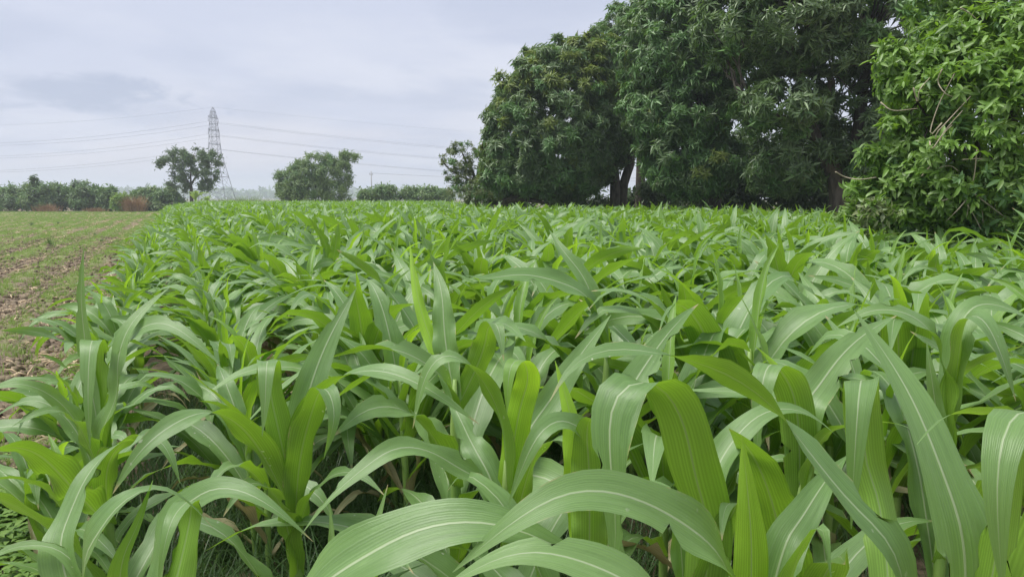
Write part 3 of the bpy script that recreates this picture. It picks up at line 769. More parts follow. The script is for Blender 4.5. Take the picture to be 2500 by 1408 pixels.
for k, (x, y, row, ra, rb, pk) in enumerate(plants[:near_n]):
    px = 1250 + FPX * x / y
    if row == 0: lab = 'maize plant of the outermost row, leaning over the bare stubble field'
    elif row < 4: lab = 'maize plant in the %s row counted from the bare stubble field' % ORD[row]
    elif px < 1250: lab = 'maize plant in the dense rows left of the middle of the field'
    elif px < 2000: lab = 'maize plant in the dense rows in front of the mango trees'
    else: lab = 'maize plant in the dense rows in front of the bright leafy bush'
    root = empty('maize_plant', (x, y, 0), lab, 'maize plant', 'maize plants of the field')
    sc = edge_scale(row, 0) * (0.82 + 0.30 * ra) * (0.93 if y < 3 else 1.0)
    root.scale = (sc, sc, sc)
    root.rotation_euler = ((rb - 0.5) * 0.12, (ra - 0.5) * 0.12, rb * 6.283)
    for nm, me in near_protos[pk]:
        link(nm, me, root)
fp = plants[near_n:]
P = np.array([(p[0], p[1], 0.0) for p in fp])
E = np.array([((p[4] - .5) * .15, (p[3] - .5) * .15, p[4] * 6.283) for p in fp])
S = np.array([edge_scale(p[2], 0) * (0.84 + 0.30 * p[3]) for p in fp])
I = np.array([p[5] for p in fp])
tag(scatter('maize_field', P, E, S, I, far_protos), 'dense far part of the green maize field', 'maize field', kind='stuff')

# ------------------------------------------------------------------ grass, litter and weeds
def blade_tuft(seed, nb, h0, h1, w, mat, spread, lean=0.5, seg=2):
    r = np.random.RandomState(seed); mb = MB()
    for k in range(nb):
        az = r.rand() * 6.28; L = h0 + (h1 - h0) * r.rand()
        b = np.array([r.randn() * spread, r.randn() * spread, -0.01])
        P = arc_points(b, az, L, rad(5 + 20 * r.rand()), rad(30 + 120 * lean * r.rand()), 1.4, seg + 1)
        Sd = np.array([math.cos(az), -math.sin(az), 0]) * w * 0.5
        Vv = []
        for i in range(seg + 1):
            k2 = 1 - (i / seg) ** 2 * 0.93
            Vv += [P[i] - Sd * k2, P[i] + Sd * k2]
        mb.add(Vv, [(2 * i, 2 * i + 1, 2 * i + 3, 2 * i + 2) for i in range(seg)])
    return mb.mesh('tuft', mat)
def wedge_points(r, count, pxa, pxb, y0, y1, test, pw=2.0):
    out = []
    while len(out) < count:
        y = (y0 ** pw + r.rand() * (y1 ** pw - y0 ** pw)) ** (1 / pw)
        x = y * ((pxa + r.rand() * (pxb - pxa)) - 1250) / FPX
        if test(x, y): out.append((x, y))
    return np.array(out)
r = np.random.RandomState(9)
def stripe(x, y):
    s, n = to_sn(x, y)
    f = float(furrow(np.array([s]), np.array([n]))[0])
    q = float(vnoise(np.array([s]), np.array([n]), 1.4, 21)[0]); q2 = float(vnoise(np.array([s]), np.array([n]), 4.0, 22)[0])
    pr = 0.42 + 0.42 * f + 1.1 * (q - 0.5) + 0.8 * (q2 - 0.5) + min(0.25, y / 110)
    return n < EDGE - 0.3 and r.rand() < min(1, max(0.02, pr))
def put_z(XY):
    s, n = to_sn(XY[:, 0], XY[:, 1]); return np.c_[XY, ground_z(s, n)]
grass_protos = [blade_tuft(500 + k, 12, 0.035, 0.085, 0.005, M_GRASS, 0.035, 0.6) for k in range(4)]
XY = wedge_points(r, 25000, -80, 520, 2.2, 84, stripe, 1.25)
d = np.hypot(XY[:, 0], XY[:, 1])
tag(scatter('young_grass', put_z(XY), np.c_[np.zeros((len(XY), 2)), r.rand(len(XY)) * 6.28], (0.7 + 0.8 * r.rand(len(XY))) * np.clip(0.9 + d / 60, 1, 2.0), r.randint(0, 4, len(XY)), grass_protos),
    'thin bright green grass sprouting over the bare field', 'grass', kind='stuff')
# straw litter
straw = []
for k in range(5):
    rr = np.random.RandomState(600 + k); mb = MB(); L = 0.05 + 0.14 * rr.rand()
    mb.tube([(-L / 2, 0, 0.006), (0, rr.randn() * 0.012, 0.010 + 0.01 * rr.rand()), (L / 2, 0, 0.006)], [0.004, 0.0055, 0.003], 5)
    straw.append(mb.mesh('straw', M_STRAW))
mb = MB(); Vv, Ff, Uu = leaf_geo(arc_points(np.zeros(3), 0, 0.13, 1.3, 1.7, 1), 0.014, 6, 2, 0, fold=(20, 40), wave=.3); mb.add(Vv, Ff, Uu)
straw.append(mb.mesh('straw', M_STRAW))
lt = lambda x, y: (to_sn(x, y)[1] < EDGE - 0.2)
def litter_ok(x, y):
    s, n = to_sn(x, y)
    f = float(furrow(np.array([s]), np.array([n]))[0]); q = float(vnoise(np.array([s]), np.array([n]), 1.1, 31)[0])
    return n < EDGE - 0.2 and r.rand() < max(0.05, 0.5 - 0.35 * f + 1.2 * (q - 0.5))
XY = wedge_points(r, 7500, -80, 520, 2.2, 75, litter_ok, 1.2)
E = np.c_[r.randn(len(XY)) * 0.15, r.randn(len(XY)) * 0.2, r.rand(len(XY)) * 6.28]
tag(scatter('straw_litter', put_z(XY) + np.array([0, 0, 0.012]), E, (0.5 + 1.3 * r.rand(len(XY)) ** 2) * (1 + XY[:, 1] / 50), r.randint(0, 6, len(XY)), straw),
    'dry maize stubble and straw strewn over the bare field', 'straw litter', kind='stuff')
# clods
clods = []
for k in range(3):
    rr = np.random.RandomState(640 + k)
    bpy_v = []
    th = np.linspace(0, math.pi, 5); ph = np.linspace(0, 2 * math.pi, 7)[:-1]
    Vv = []; Ff = []
    for a in th:
        for b in ph:
            q = 0.03 * (0.7 + 0.6 * rr.rand()); Vv.append((q * math.sin(a) * math.cos(b), q * math.sin(a) * math.sin(b), 0.7 * q * math.cos(a)))
    Ff = [(i * 6 + j, (i + 1) * 6 + j, (i + 1) * 6 + (j + 1) % 6, i * 6 + (j + 1) % 6) for i in range(4) for j in range(6)]
    clods.append(np_mesh('clod', np.array(Vv), np.array(Ff), m))
XY = wedge_points(r, 9000, -80, 520, 2.0, 30, litter_ok, 1.4)
tag(scatter('soil_clods', put_z(XY) + np.array([0, 0, 0.004]), r.rand(len(XY), 3) * 6.28, 0.4 + 1.6 * r.rand(len(XY)) ** 2, r.randint(0, 3, len(XY)), clods),
    'crumbled brown soil clods on the bare field', 'soil clods', kind='stuff')
# long grass between the maize stalks
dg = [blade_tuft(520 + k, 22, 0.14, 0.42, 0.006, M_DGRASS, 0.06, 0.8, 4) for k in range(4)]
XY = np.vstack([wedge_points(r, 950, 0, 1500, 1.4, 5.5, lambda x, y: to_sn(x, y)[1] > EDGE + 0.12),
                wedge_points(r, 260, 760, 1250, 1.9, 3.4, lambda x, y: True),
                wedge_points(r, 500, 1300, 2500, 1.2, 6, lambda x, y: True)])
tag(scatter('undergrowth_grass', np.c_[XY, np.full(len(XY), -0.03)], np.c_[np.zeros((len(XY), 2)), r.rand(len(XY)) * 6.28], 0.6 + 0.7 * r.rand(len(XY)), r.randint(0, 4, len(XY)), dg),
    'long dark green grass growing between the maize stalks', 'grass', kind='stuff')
# low leafy weeds at the field edge (bottom left)
def weed_proto(seed, n, L):
    rr = np.random.RandomState(seed); mb = MB()
    for k in range(n):
        az = rr.rand() * 6.28; h = 0.02 + 0.07 * rr.rand(); q = rr.rand() * 0.07
        b = np.array([q * math.sin(az), q * math.cos(az), h])
        Vv, Ff, Uu = leaf_geo(arc_points(b, rr.rand() * 6.28, L * (0.6 + 0.8 * rr.rand()), 1.0, 1.9, 1, 4), L * 0.55, 3, 2, 0, fold=(15, 10), wave=0, base_w=.3, peak=.45)
        mb.add(Vv, Ff, Uu)
    return mb.mesh('weed', M_WEED)
wp = [weed_proto(700 + k, 16, 0.034) for k in range(4)]
def weed_ok(x, y):
    s, n = to_sn(x, y); q = float(vnoise(np.array([s]), np.array([n]), 0.5, 41)[0])
    return n < EDGE + 0.1 and r.rand() < max(0, (q - 0.15) * 2.4) * max(0, min(1, (4.2 - y) / 1.4))
XY = wedge_points(r, 1500, -250, 250, 1.5, 4.2, weed_ok)
tag(scatter('ground_weeds', put_z(XY), np.c_[np.zeros((len(XY), 2)), r.rand(len(XY)) * 6.28], 0.7 + 0.8 * r.rand(len(XY)), r.randint(0, 4, len(XY)), wp),
    'low bright leafy weeds carpeting the edge of the field', 'weeds', kind='stuff')

# ------------------------------------------------------------------ crowns
def unit(v): return v / (np.linalg.norm(v, axis=-1, keepdims=True) + 1e-9)
def frames(D, r):
    """Rotation matrices whose third column is D, with a random spin."""
    n = len(D); A = unit(np.cross(D, r.randn(n, 3))); B = np.cross(D, A)
    return np.stack([A, B, D], -1)
def stamp(tmpl, P, R, S):
    """Copies of a template (V, F(tri or quad), MI) placed at P with rotation R and scale S."""
    Vt, Ft = tmpl
    V = np.einsum('nij,vj->nvi', R, Vt) * S[:, None, None] + P[:, None, :]
    F = Ft[None] + (np.arange(len(P)) * len(Vt))[:, None, None]
    return V.reshape(-1, 3), F.reshape(-1, Ft.shape[1])
def tri_leaf(base, d, up, L, w, droop=0.3, fold=0.25):
    """Leaf of four triangles: base, three middle points, tip."""
    s = np.cross(d, up); s /= np.linalg.norm(s) + 1e-9; n_ = np.cross(s, d)
    m_ = base + d * L * 0.45; tip = base + d * L * math.cos(droop * 0.8) - n_ * L * droop * 0.55
    V = [base, m_ - s * w * .5 + n_ * w * fold, m_ - n_ * 0.02 * L, m_ + s * w * .5 + n_ * w * fold, tip]
    return V, [(0, 2, 1), (0, 3, 2), (1, 2, 4), (2, 3, 4)]
def flat_leaf(base, d, up, L, w, droop=0.3, fold=0):
    """Narrow leaf of two triangles."""
    s = np.cross(d, up); s /= np.linalg.norm(s) + 1e-9; n_ = np.cross(s, d)
    m_ = base + d * L * 0.42
    return [base, m_ + s * w * .5, base + d * L - n_ * L * droop * .5, m_ - s * w * .5], [(0, 1, 2), (0, 2, 3)]
def oval_leaf(base, d, up, L, w, droop=0.3, fold=0.2):
    """Leaf of eight triangles with a rounder outline."""
    s = np.cross(d, up); s /= np.linalg.norm(s) + 1e-9; n_ = np.cross(s, d)
    V = [base]
    for f, ww in ((0.30, 0.85), (0.66, 0.80)):
        c = base + d * L * f - n_ * L * droop * 0.6 * f * f
        V += [c - s * w * .5 * ww + n_ * w * fold, c, c + s * w * .5 * ww + n_ * w * fold]
    V.append(base + d * L - n_ * L * droop * 0.6)
    F = [(0, 2, 1), (0, 3, 2), (1, 2, 5), (1, 5, 4), (2, 3, 6), (2, 6, 5), (4, 5, 7), (5, 6, 7)]
    return V, F
def whorl(seed, n, L, w, e0, e1, leaf=tri_leaf, droop=0.35, stem=0.0, spread=0.0):
    """A rosette of leaves about +Z; e = angle from the axis in degrees."""
    r = np.random.RandomState(seed); V = []; F = []
    for k in range(n):
        az = k * 2.4 + r.randn() * 0.2; e = rad(e0 + (e1 - e0) * r.rand())
        d = np.array([math.sin(e) * math.cos(az), math.sin(e) * math.sin(az), math.cos(e)])
        b = np.array([0, 0, -stem * r.rand()]) + r.randn(3) * spread
        v, f = leaf(b, d, np.array([0, 0, 1.0]) + 0.2 * r.randn(3), L * (0.75 + 0.5 * r.rand()), w * (0.85 + 0.3 * r.rand()), droop * (0.6 + 0.8 * r.rand()))
        F += [tuple(i + len(V) for i in q) for q in f]; V += v
    return np.array(V), np.array(F)
T_MANGO = [whorl(800 + k, 11, 0.235, 0.060, 60, 135, flat_leaf, 0.5, 0.14, 0.02) for k in range(6)]
T_BUSH = [whorl(820 + k, 8, 0.120, 0.044, 40, 140, oval_leaf, 0.35, 0.08) for k in range(5)]
T_SPRAY = [whorl(840 + k, 10, 0.32, 0.11, 30, 130, tri_leaf, 0.4, 0.25, 0.10) for k in range(4)]
T_BAMB = [whorl(850 + k, 10, 0.42, 0.085, 60, 150, tri_leaf, 0.6, 0.35, 0.10) for k in range(4)]
T_SMALL = [whorl(860 + k, 12, 0.12, 0.045, 30, 130, tri_leaf, 0.4, 0.12, 0.05) for k in range(4)]
def lobe(px, py, D, rx, ry, rz=None):
    """Ellipsoid seen at a pixel: rx, ry in pixels of the photograph, depth radius rz in metres."""
    k = D / FPX
    return (np.array(at(px, py, D)), np.array([rx * k, (rz if rz else rx * k * 0.9), ry * k]))
def crown_clusters(lobes, per_m2, r, inner=0.55, zmin=0.15, front=0.0):
    """Points and outward directions spread through the shells of the lobes."""
    C, Dn = [], []
    for c, R in lobes:
        area = 4 * math.pi * ((R[0] * R[1]) ** 1.6 / 3 + (R[0] * R[2]) ** 1.6 / 3 + (R[1] * R[2]) ** 1.6 / 3) ** (1 / 1.6)
        n = max(6, int(area * per_m2))
        d = unit(r.randn(n, 3))
        rr_ = inner + (1.02 - inner) * r.rand(n) ** 0.55
        p = c + d * R * rr_[:, None] * (1 + 0.045 * r.randn(n, 1).clip(-2, 1.6))
        C.append(p); Dn.append(unit(d / R))
    C, Dn = np.concatenate(C), np.concatenate(Dn)
    ok = C[:, 2] > zmin
    ok &= (Dn[:, 1] < 0.25) | (r.rand(len(C)) < 0.45)    # fewer leaves on the side nobody can walk round to
    for c, R in lobes:                                   # thin out what lies deep inside another lobe
        q = np.linalg.norm((C - c) / R, axis=1)
        ok &= (q > inner * 0.9) | (r.rand(len(C)) < 0.25)
    return C[ok], Dn[ok]
def crown_mesh(name, lobes, base, r, tmpls, mats, weights, per_m2=1.0, clump=0.45, per_clump=22, size=1.0, up=0.25, inner=0.55, flat=0.7, zmin=0.15, patch=None):
    """Leaf-by-leaf crown: clumps on the lobes, rosettes in the clumps."""
    C, Dn = crown_clusters(lobes, per_m2, r, inner, zmin)
    Vs, Fs, Ms, off = [], [], [], 0
    nC = len(C)
    mat_of = r.choice(len(mats), nC, p=weights)
    if patch is not None:
        for i in range(nC):
            q = patch(C[i], Dn[i], r)
            if q is not None: mat_of[i] = q
    cl = clump * (0.6 + 0.8 * r.rand(nC))
    npc = np.maximum(3, (per_clump * (0.6 + 0.8 * r.rand(nC))).astype(int))
    ci = np.repeat(np.arange(nC), npc)
    o = unit(r.randn(len(ci), 3)) * (r.rand(len(ci), 1) ** 0.45)
    # clumps are domes: rosettes sit on their outer and upper side
    o = unit(o + 0.5 * Dn[ci] + np.array([0, 0, 0.35])) * np.linalg.norm(o, axis=1, keepdims=True)
    P = C[ci] + o * cl[ci][:, None] * np.array([1, 1, flat])
    D = unit(0.7 * o + 0.6 * Dn[ci] + np.array([0, 0, up]) + 0.35 * r.randn(len(ci), 3))
    keepz = P[:, 2] > zmin
    P, D, ci = P[keepz], D[keepz], ci[keepz]
    tsel = r.randint(0, len(tmpls), len(P)); sc = size * (0.7 + 0.6 * r.rand(len(P)))
    mi = np.where(r.rand(len(P)) < 0.82, mat_of[ci], r.choice(len(mats), len(P), p=weights))
    R = frames(D, r)
    for k, tm in enumerate(tmpls):
        q = tsel == k
        if not q.any(): continue
        v, f = stamp(tm, P[q], R[q], sc[q])
        Vs.append(v); Fs.append(f + off); off += len(v); Ms.append(np.repeat(mi[q], len(tm[1])))
    V = np.concatenate(Vs) - np.array(base)
    return np_mesh(name, V, np.concatenate(Fs), mats, None, np.concatenate(Ms), smooth=False), C
def limb_path(a, b, r, n=7, wob=0.08, sag=0.0):
    a, b = np.array(a, float), np.array(b, float); L = np.linalg.norm(b - a)
    t = np.linspace(0, 1, n)[:, None]
    P = a + (b - a) * t + np.array([0, 0, 1.0]) * (sag * L * np.sin(t * math.pi))
    P[1:-1] += r.randn(n - 2, 3) * wob * L * 0.35
    return P
def tree(name, label, cat, base, lobes, seed, tmpls, mats, weights, trunks=(), twigs=0, twig_r=0.02, group=None, **kw):
    """Empty > trunk(s), limbs, crown. trunks: list of (name, [world points], [radii])."""
    r = np.random.RandomState(seed)
    root = empty(name, base, label, cat, group)
    B = np.array(base)
    me, C = crown_mesh('crown', lobes, base, r, tmpls, mats, weights, **kw)
    cr = link('crown', me, root); cr['kind'] = 'stuff'
    tips = []
    for nm, pts, R in trunks:
        mb = MB(); Q, par, L = catmull(np.array([tuple(p) for p in pts]), 14)
        mb.tube(Q - B, np.interp(par, np.linspace(0, 1, len(R)), R), 9)
        link(nm, mb.mesh(nm, M_BARK), root); tips += [Q[k] for k in (7, 9, 11, 13, 14)]
    if twigs and tips:
        mb = MB()
        sel = C[r.permutation(len(C))[:twigs]]
        tp = np.array(tips)
        for q in sel:
            a = tp[np.argmin(np.linalg.norm(tp - q, axis=1) + 0.5 * r.rand(len(tp)))]
            P = limb_path(a, q, r, 6, 0.10, 0.08)
            mb.tube(P - B, np.linspace(twig_r * (0.8 + 0.3 * np.linalg.norm(q - a)), twig_r * 0.3, 6), 5)
        link('branches', mb.mesh('branches', M_BARK), root)['kind'] = 'stuff'
    return root

# ---- mango trees --------------------------------------------------------------
MG = [M_MANGO, M_MANGO_G, M_MANGO_Y]
def top_new(z0, frac):
    def f(c, d, r):
        if d[2] > 0.25 and c[2] > z0 and r.rand() < frac: return 2
        return None
    return f
D1 = 31.0
g1 = at(1505, 500, D1)
tree('mango_tree', 'rounded mango tree with yellowish new leaves and a forked trunk, left end of the grove', 'mango tree', (g1.x, D1, 0), [
    lobe(1372, 300, D1, 165, 182, 3.2), lobe(1425, 172, D1 + .2, 84, 84, 2.0), lobe(1270, 318, D1, 78, 105, 2.0), lobe(1232, 390, D1 - .2, 50, 86, 1.5), lobe(1345, 205, D1, 78, 82, 1.8),
    lobe(1390, 350, D1 - .9, 110, 90, 1.8), lobe(1500, 270, D1 + .2, 84, 116, 1.8), lobe(1300, 425, D1 - .5, 116, 56, 1.6), lobe(1395, 440, D1 - .8, 70, 38, 1.2),
    lobe(1216, 430, D1 - .3, 36, 48, 1.0), lobe(1455, 372, D1 + 1.2, 70, 46, 1.4)], 1,
    T_MANGO, MG, [0.70, 0.23, 0.07], [
    ('trunk', [(g1.x - .1, D1, -.1), at(1502, 450, D1), at(1492, 400, D1), at(1440, 330, D1), at(1390, 240, D1)], [.24, .22, .18, .12, .05]),
    ('trunk', [(g1.x + .25, D1 + .2, -.1), at(1522, 455, D1 + .2), at(1540, 395, D1 + .2), at(1530, 330, D1 + .2), at(1500, 220, D1)], [.24, .2, .19, .13, .05]),
    ('limb', [at(1492, 420, D1), at(1430, 390, D1), at(1340, 360, D1), at(1270, 330, D1)], [.12, .10, .08, .04])],
    twigs=50, twig_r=0.022, per_m2=5.2, clump=.30, per_clump=14, size=1.0, inner=.70, patch=top_new(4.5, .45))
D2 = 35.0
g2 = at(1560, 500, D2)
tree('mango_tree', 'mango tree rising behind the notch between the rounded and the tall mango crowns', 'mango tree', (g2.x, D2, 0), [
    lobe(1530, 95, D2, 75, 70, 2.0), lobe(1600, 60, D2, 90, 80, 2.0), lobe(1545, 190, D2, 90, 90, 2.0), lobe(1640, 200, D2, 120, 150, 2.2)], 2,
    T_MANGO, MG, [0.60, 0.32, 0.08], [('trunk', [(g2.x, D2, -.1), at(1565, 400, D2), at(1560, 250, D2), at(1560, 130, D2)], [.26, .22, .15, .05])],
    twigs=24, per_m2=3.2, clump=.34, per_clump=11, inner=.72)
D3 = 26.0
g3 = at(1740, 500, D3 + 1)
tree('mango_tree', 'tall mango tree with fresh green drooping foliage in the middle of the grove', 'mango tree', (g3.x, D3 + 1, 0), [
    lobe(1640, 120, D3, 120, 130, 2.2), lobe(1740, 30, D3, 140, 110, 2.4), lobe(1610, 250, D3, 80, 110, 1.8), lobe(1690, 250, D3 - .6, 110, 110, 1.8),
    lobe(1640, 360, D3 - .3, 75, 75, 1.5), lobe(1720, 400, D3 - .5, 100, 75, 1.6), lobe(1790, 160, D3, 90, 110, 2.0), lobe(1680, 440, D3 - .4, 85, 40, 1.3),
    lobe(1640, -40, D3 + 1, 80, 60, 2.0)], 3,
    T_MANGO, MG, [0.34, 0.64, 0.02], [('trunk', [(g3.x, D3 + 1, -.1), at(1745, 430, D3 + 1), at(1730, 320, D3 + 1), at(1700, 200, D3 + .5), at(1720, 60, D3)], [.30, .26, .2, .12, .05])],
    twigs=50, per_m2=4.0, clump=.33, per_clump=13, inner=.72)
D4 = 21.0
g4 = at(2050, 500, D4)
tree('mango_tree', 'darkest mango tree, with a thick slanting trunk and gaps of sky, right of the grove', 'mango tree', (g4.x, D4, 0), [
    lobe(1900, 60, D4, 150, 110, 2.4), lobe(2040, 60, D4, 150, 120, 2.4), lobe(2170, 90, D4, 120, 140, 2.2), lobe(1790, 60, D4, 80, 90, 1.6),
    lobe(2120, 240, D4, 110, 110, 2.0), lobe(1900, 270, D4 - .6, 100, 65, 1.5), lobe(2090, 330, D4 + .3, 90, 120, 1.8),
    lobe(1930, 380, D4 + 1, 110, 95, 1.8), lobe(2150, 420, D4 + .3, 90, 90, 1.5), lobe(2240, 200, D4, 90, 170, 1.8), lobe(2000, -90, D4 + 1, 260, 90, 3.0)], 4,
    T_MANGO, MG, [0.88, 0.115, 0.005], [
    ('trunk', [(g4.x, D4, -.1), at(2046, 455, D4), at(2015, 380, D4), at(1985, 320, D4), at(1960, 230, D4), at(1945, 120, D4)], [.30, .26, .23, .18, .12, .05]),
    ('trunk', [(g4.x + .5, D4 + .3, -.1), at(2085, 440, D4 + .3), at(2095, 330, D4 + .3), at(2110, 200, D4 + .3), at(2130, 80, D4 + .3)], [.24, .21, .18, .14, .05]),
    ('limb', [at(2000, 345, D4), at(1940, 300, D4 - .2), at(1880, 280, D4 - .4), at(1820, 255, D4 - .5)], [.14, .11, .08, .04]),
    ('limb', [at(2015, 270, D4), at(2030, 200, D4), at(2000, 150, D4), at(2010, 80, D4)], [.12, .1, .08, .03])],
    twigs=90, twig_r=0.025, per_m2=3.0, clump=.30, per_clump=13, inner=.66)
# fallen limb resting on the ground under the rounded tree
fl = at(1240, 490, D1 - .5)
root = empty('fallen_limb', (fl.x, fl.y, 0), 'dark crooked fallen limb lying under the rounded mango tree', 'fallen limb')
B = np.array((fl.x, fl.y, 0))
for nm, pts, R in (('bough', [at(1205, 512, D1 - .5), at(1245, 485, D1 - .5), at(1290, 470, D1 - .4), at(1330, 478, D1 - .3), at(1380, 495, D1)], [.10, .16, .14, .13, .10]),
                   ('branch', [at(1240, 487, D1 - .5), at(1290, 488, D1 - .7), at(1350, 500, D1 - .9)], [.12, .1, .05]),
                   ('branch', [at(1290, 470, D1 - .4), at(1310, 448, D1 - .4), at(1318, 420, D1 - .4)], [.08, .06, .03]),
                   ('branch', [at(1265, 478, D1 - .4), at(1285, 455, D1 - .4), at(1275, 430, D1 - .4)], [.06, .04, .02])):
    mb = MB(); Q, par, L = catmull(np.array([tuple(p) for p in pts]), 10)
    mb.tube(Q - B, np.interp(par, np.linspace(0, 1, len(R)), R), 8); link(nm, mb.mesh(nm, M_BARK), root)

# ---- small trees and shrubs ----------------------------------------------------
D5 = 34.0
g5 = at(1165, 500, D5)
tree('sparse_tree', 'thin pale tree with open twigs beside the left side of the mango grove', 'tree', (g5.x, D5, 0), [
    lobe(1120, 390, D5, 42, 38, .7), lobe(1150, 370, D5, 26, 22, .5), lobe(1100, 375, D5, 22, 22, .5), lobe(1140, 430, D5, 46, 32, .8), lobe(1165, 455, D5, 60, 28, .8), lobe(1105, 428, D5, 22, 20, .5), lobe(1215, 462, D5 - 1.5, 60, 24, .7), lobe(1140, 475, D5 - 1, 60, 20, .6), lobe(1165, 400, D5, 30, 30, .6)], 5,
    T_SMALL, [M_SPARSE, M_MANGO_G], [.8, .2], [('trunk', [(g5.x, D5, -.1), at(1160, 440, D5), at(1140, 400, D5), at(1125, 365, D5)], [.09, .07, .05, .02]),
     ('limb', [at(1160, 445, D5), at(1115, 425, D5), at(1085, 400, D5), at(1080, 375, D5)], [.05, .04, .03, .01])],
    twigs=44, twig_r=0.012, per_m2=4.2, clump=.20, per_clump=7, size=1.0, inner=.3)
def shrub(name, label, cat, px, D, py0, w, h, seed, mats, weights, tm, group=None, per_m2=1.2, clump=.45, per_clump=14, size=1.2, n=5, trunk=True, spread=1.0):
    """Bushy crown standing on the ground at a pixel column: w, h in pixels, top at about py0."""
    r = np.random.RandomState(seed)
    base = (at(px, 500, D).x, D, 0); gy = 483 + EYE / D * FPX
    L = []
    for k in range(n + 3):
        hy = r.rand()
        L.append(lobe(px + (r.rand() - .5) * w * (1.05 - 0.6 * hy) * spread, py0 + h * (0.75 - 0.58 * hy), D + r.randn() * .5, w * (0.10 + 0.13 * r.rand()), h * (0.14 + 0.14 * r.rand()), None))
    L.append(lobe(px, gy - (gy - py0) * 0.36, D, w * 0.42, (gy - py0) * 0.36))
    tr = [('trunk', [(base[0], D, -.1), at(px, gy - (gy - py0) * 0.3, D), at(px + 3, gy - (gy - py0) * 0.7, D)], [.07, .05, .02])] if trunk else []
    return tree(name, label, cat, base, L, seed, tm, mats, weights, tr, twigs=14 if trunk else 0, twig_r=.015, group=group, per_m2=per_m2, clump=clump, per_clump=per_clump, size=size, inner=.5, zmin=.05)
HG = 'shrubs of the hedge beyond the bare field'
D6 = 86.0
hd = [(-30, 452, 95, 62, 'low rounded hedge shrub cut by the left edge of the photo'), (40, 448, 96, 64, 'broad hedge shrub nearest the left edge, full height'),
      (95, 440, 80, 70, 'tallest pale crest of the left hedge, above brown brush'), (152, 455, 78, 54, 'mid green hedge shrub behind the dark brown brush'),
      (215, 443, 105, 68, 'dark green hedge shrub right of the brown brush'), (266, 461, 52, 48, 'low hedge shrub sloping down to the yellow bush'),
      (368, 447, 92, 68, 'green hedge shrub just right of the dry straw mound'), (418, 460, 80, 55, 'low hedge shrub under the left side of the open tree')]
for k, (px, py0, w, h, lab) in enumerate(hd):
    shrub('hedge_shrub', lab, 'shrub', px, D6 - (k % 3) * 1.0, py0, w, h, 30 + k, [M_HEDGE, M_BAMBOO, M_UNDER], [.62, .20, .18], T_SPRAY, HG, per_m2=1.5, clump=.5, per_clump=9, size=1.25)
shrub('yellow_bush', 'small bush with yellow-green leaves left of the straw mound', 'bush', 298, D6 - 3, 478, 46, 32, 45, [M_BANANA, M_BUSH_Y], [.6, .4], T_SPRAY, None, per_m2=2.5, clump=.35, per_clump=9, trunk=False)
D7 = 84.0
g7 = at(468, 500, D7)
tree('umbrella_tree', 'open crowned tree with a low fork standing in front of the pylon', 'tree', (g7.x, D7, 0), [
    lobe(430, 388, D7, 40, 22, 1.4), lobe(480, 378, D7, 40, 20, 1.5), lobe(515, 392, D7, 26, 24, 1.2), lobe(405, 402, D7, 18, 12, .8), lobe(505, 425, D7, 34, 22, 1.3),
    lobe(450, 425, D7, 30, 18, 1.2), lobe(475, 405, D7, 34, 16, 1.2), lobe(440, 452, D7, 30, 18, 1.1), lobe(500, 450, D7, 32, 14, 1.1)], 7,
    T_SPRAY, [M_RAIN, M_HEDGE], [.85, .15], [('trunk', [(g7.x, D7, -.1), at(467, 465, D7), at(466, 450, D7)], [.22, .18, .14]),
     ('limb', [at(466, 452, D7), at(450, 432, D7), at(430, 405, D7), at(415, 392, D7)], [.12, .1, .07, .03]), ('limb', [at(466, 452, D7), at(480, 430, D7), at(505, 405, D7), at(520, 385, D7)], [.12, .1, .07, .03]),
     ('limb', [at(466, 450, D7), at(466, 420, D7), at(472, 380, D7)], [.1, .08, .03])],
    twigs=40, twig_r=.03, per_m2=0.95, clump=.42, per_clump=7, size=1.0, inner=.35)
D8 = 74.0
g8 = at(765, 500, D8)
tree('bamboo_clump', 'dense feathery bamboo clump leaning to the right beyond the maize', 'bamboo', (g8.x, D8, 0), [
    lobe(715, 445, D8, 38, 36, 1.4), lobe(745, 425, D8 - .4, 40, 36, 1.4), lobe(775, 405, D8, 38, 30, 1.4), lobe(805, 425, D8 - .3, 40, 38, 1.4), lobe(830, 430, D8, 32, 42, 1.2), lobe(760, 458, D8 - .5, 50, 32, 1.5),
    lobe(815, 464, D8 - .4, 38, 26, 1.3), lobe(698, 466, D8, 24, 22, 1.0), lobe(720, 472, D8 - .5, 34, 18, 1.2), lobe(845, 400, D8, 16, 22, .7), lobe(858, 385, D8, 12, 14, .5), lobe(838, 378, D8, 14, 9, .5), lobe(690, 435, D8, 14, 18, .6),
    lobe(728, 402, D8, 12, 8, .5), lobe(765, 490, D8 - .3, 88, 22, 1.6), lobe(800, 388, D8, 18, 9, .6), lobe(850, 440, D8, 10, 22, .5)], 8,
    T_BAMB, [M_BAMBOO, M_HEDGE], [.8, .2], [('culm', [(g8.x + .2 * k, D8, -.1), at(760 + 12 * k, 440, D8), at(765 + 26 * k, 395, D8)], [.05, .045, .02]) for k in (-2, -1, 0, 1, 2, 3)],
    twigs=0, per_m2=2.2, clump=.42, per_clump=7, size=.85, up=-.15, inner=.55)
RB = 'bushes beyond the middle of the maize field'
D9 = 78.0
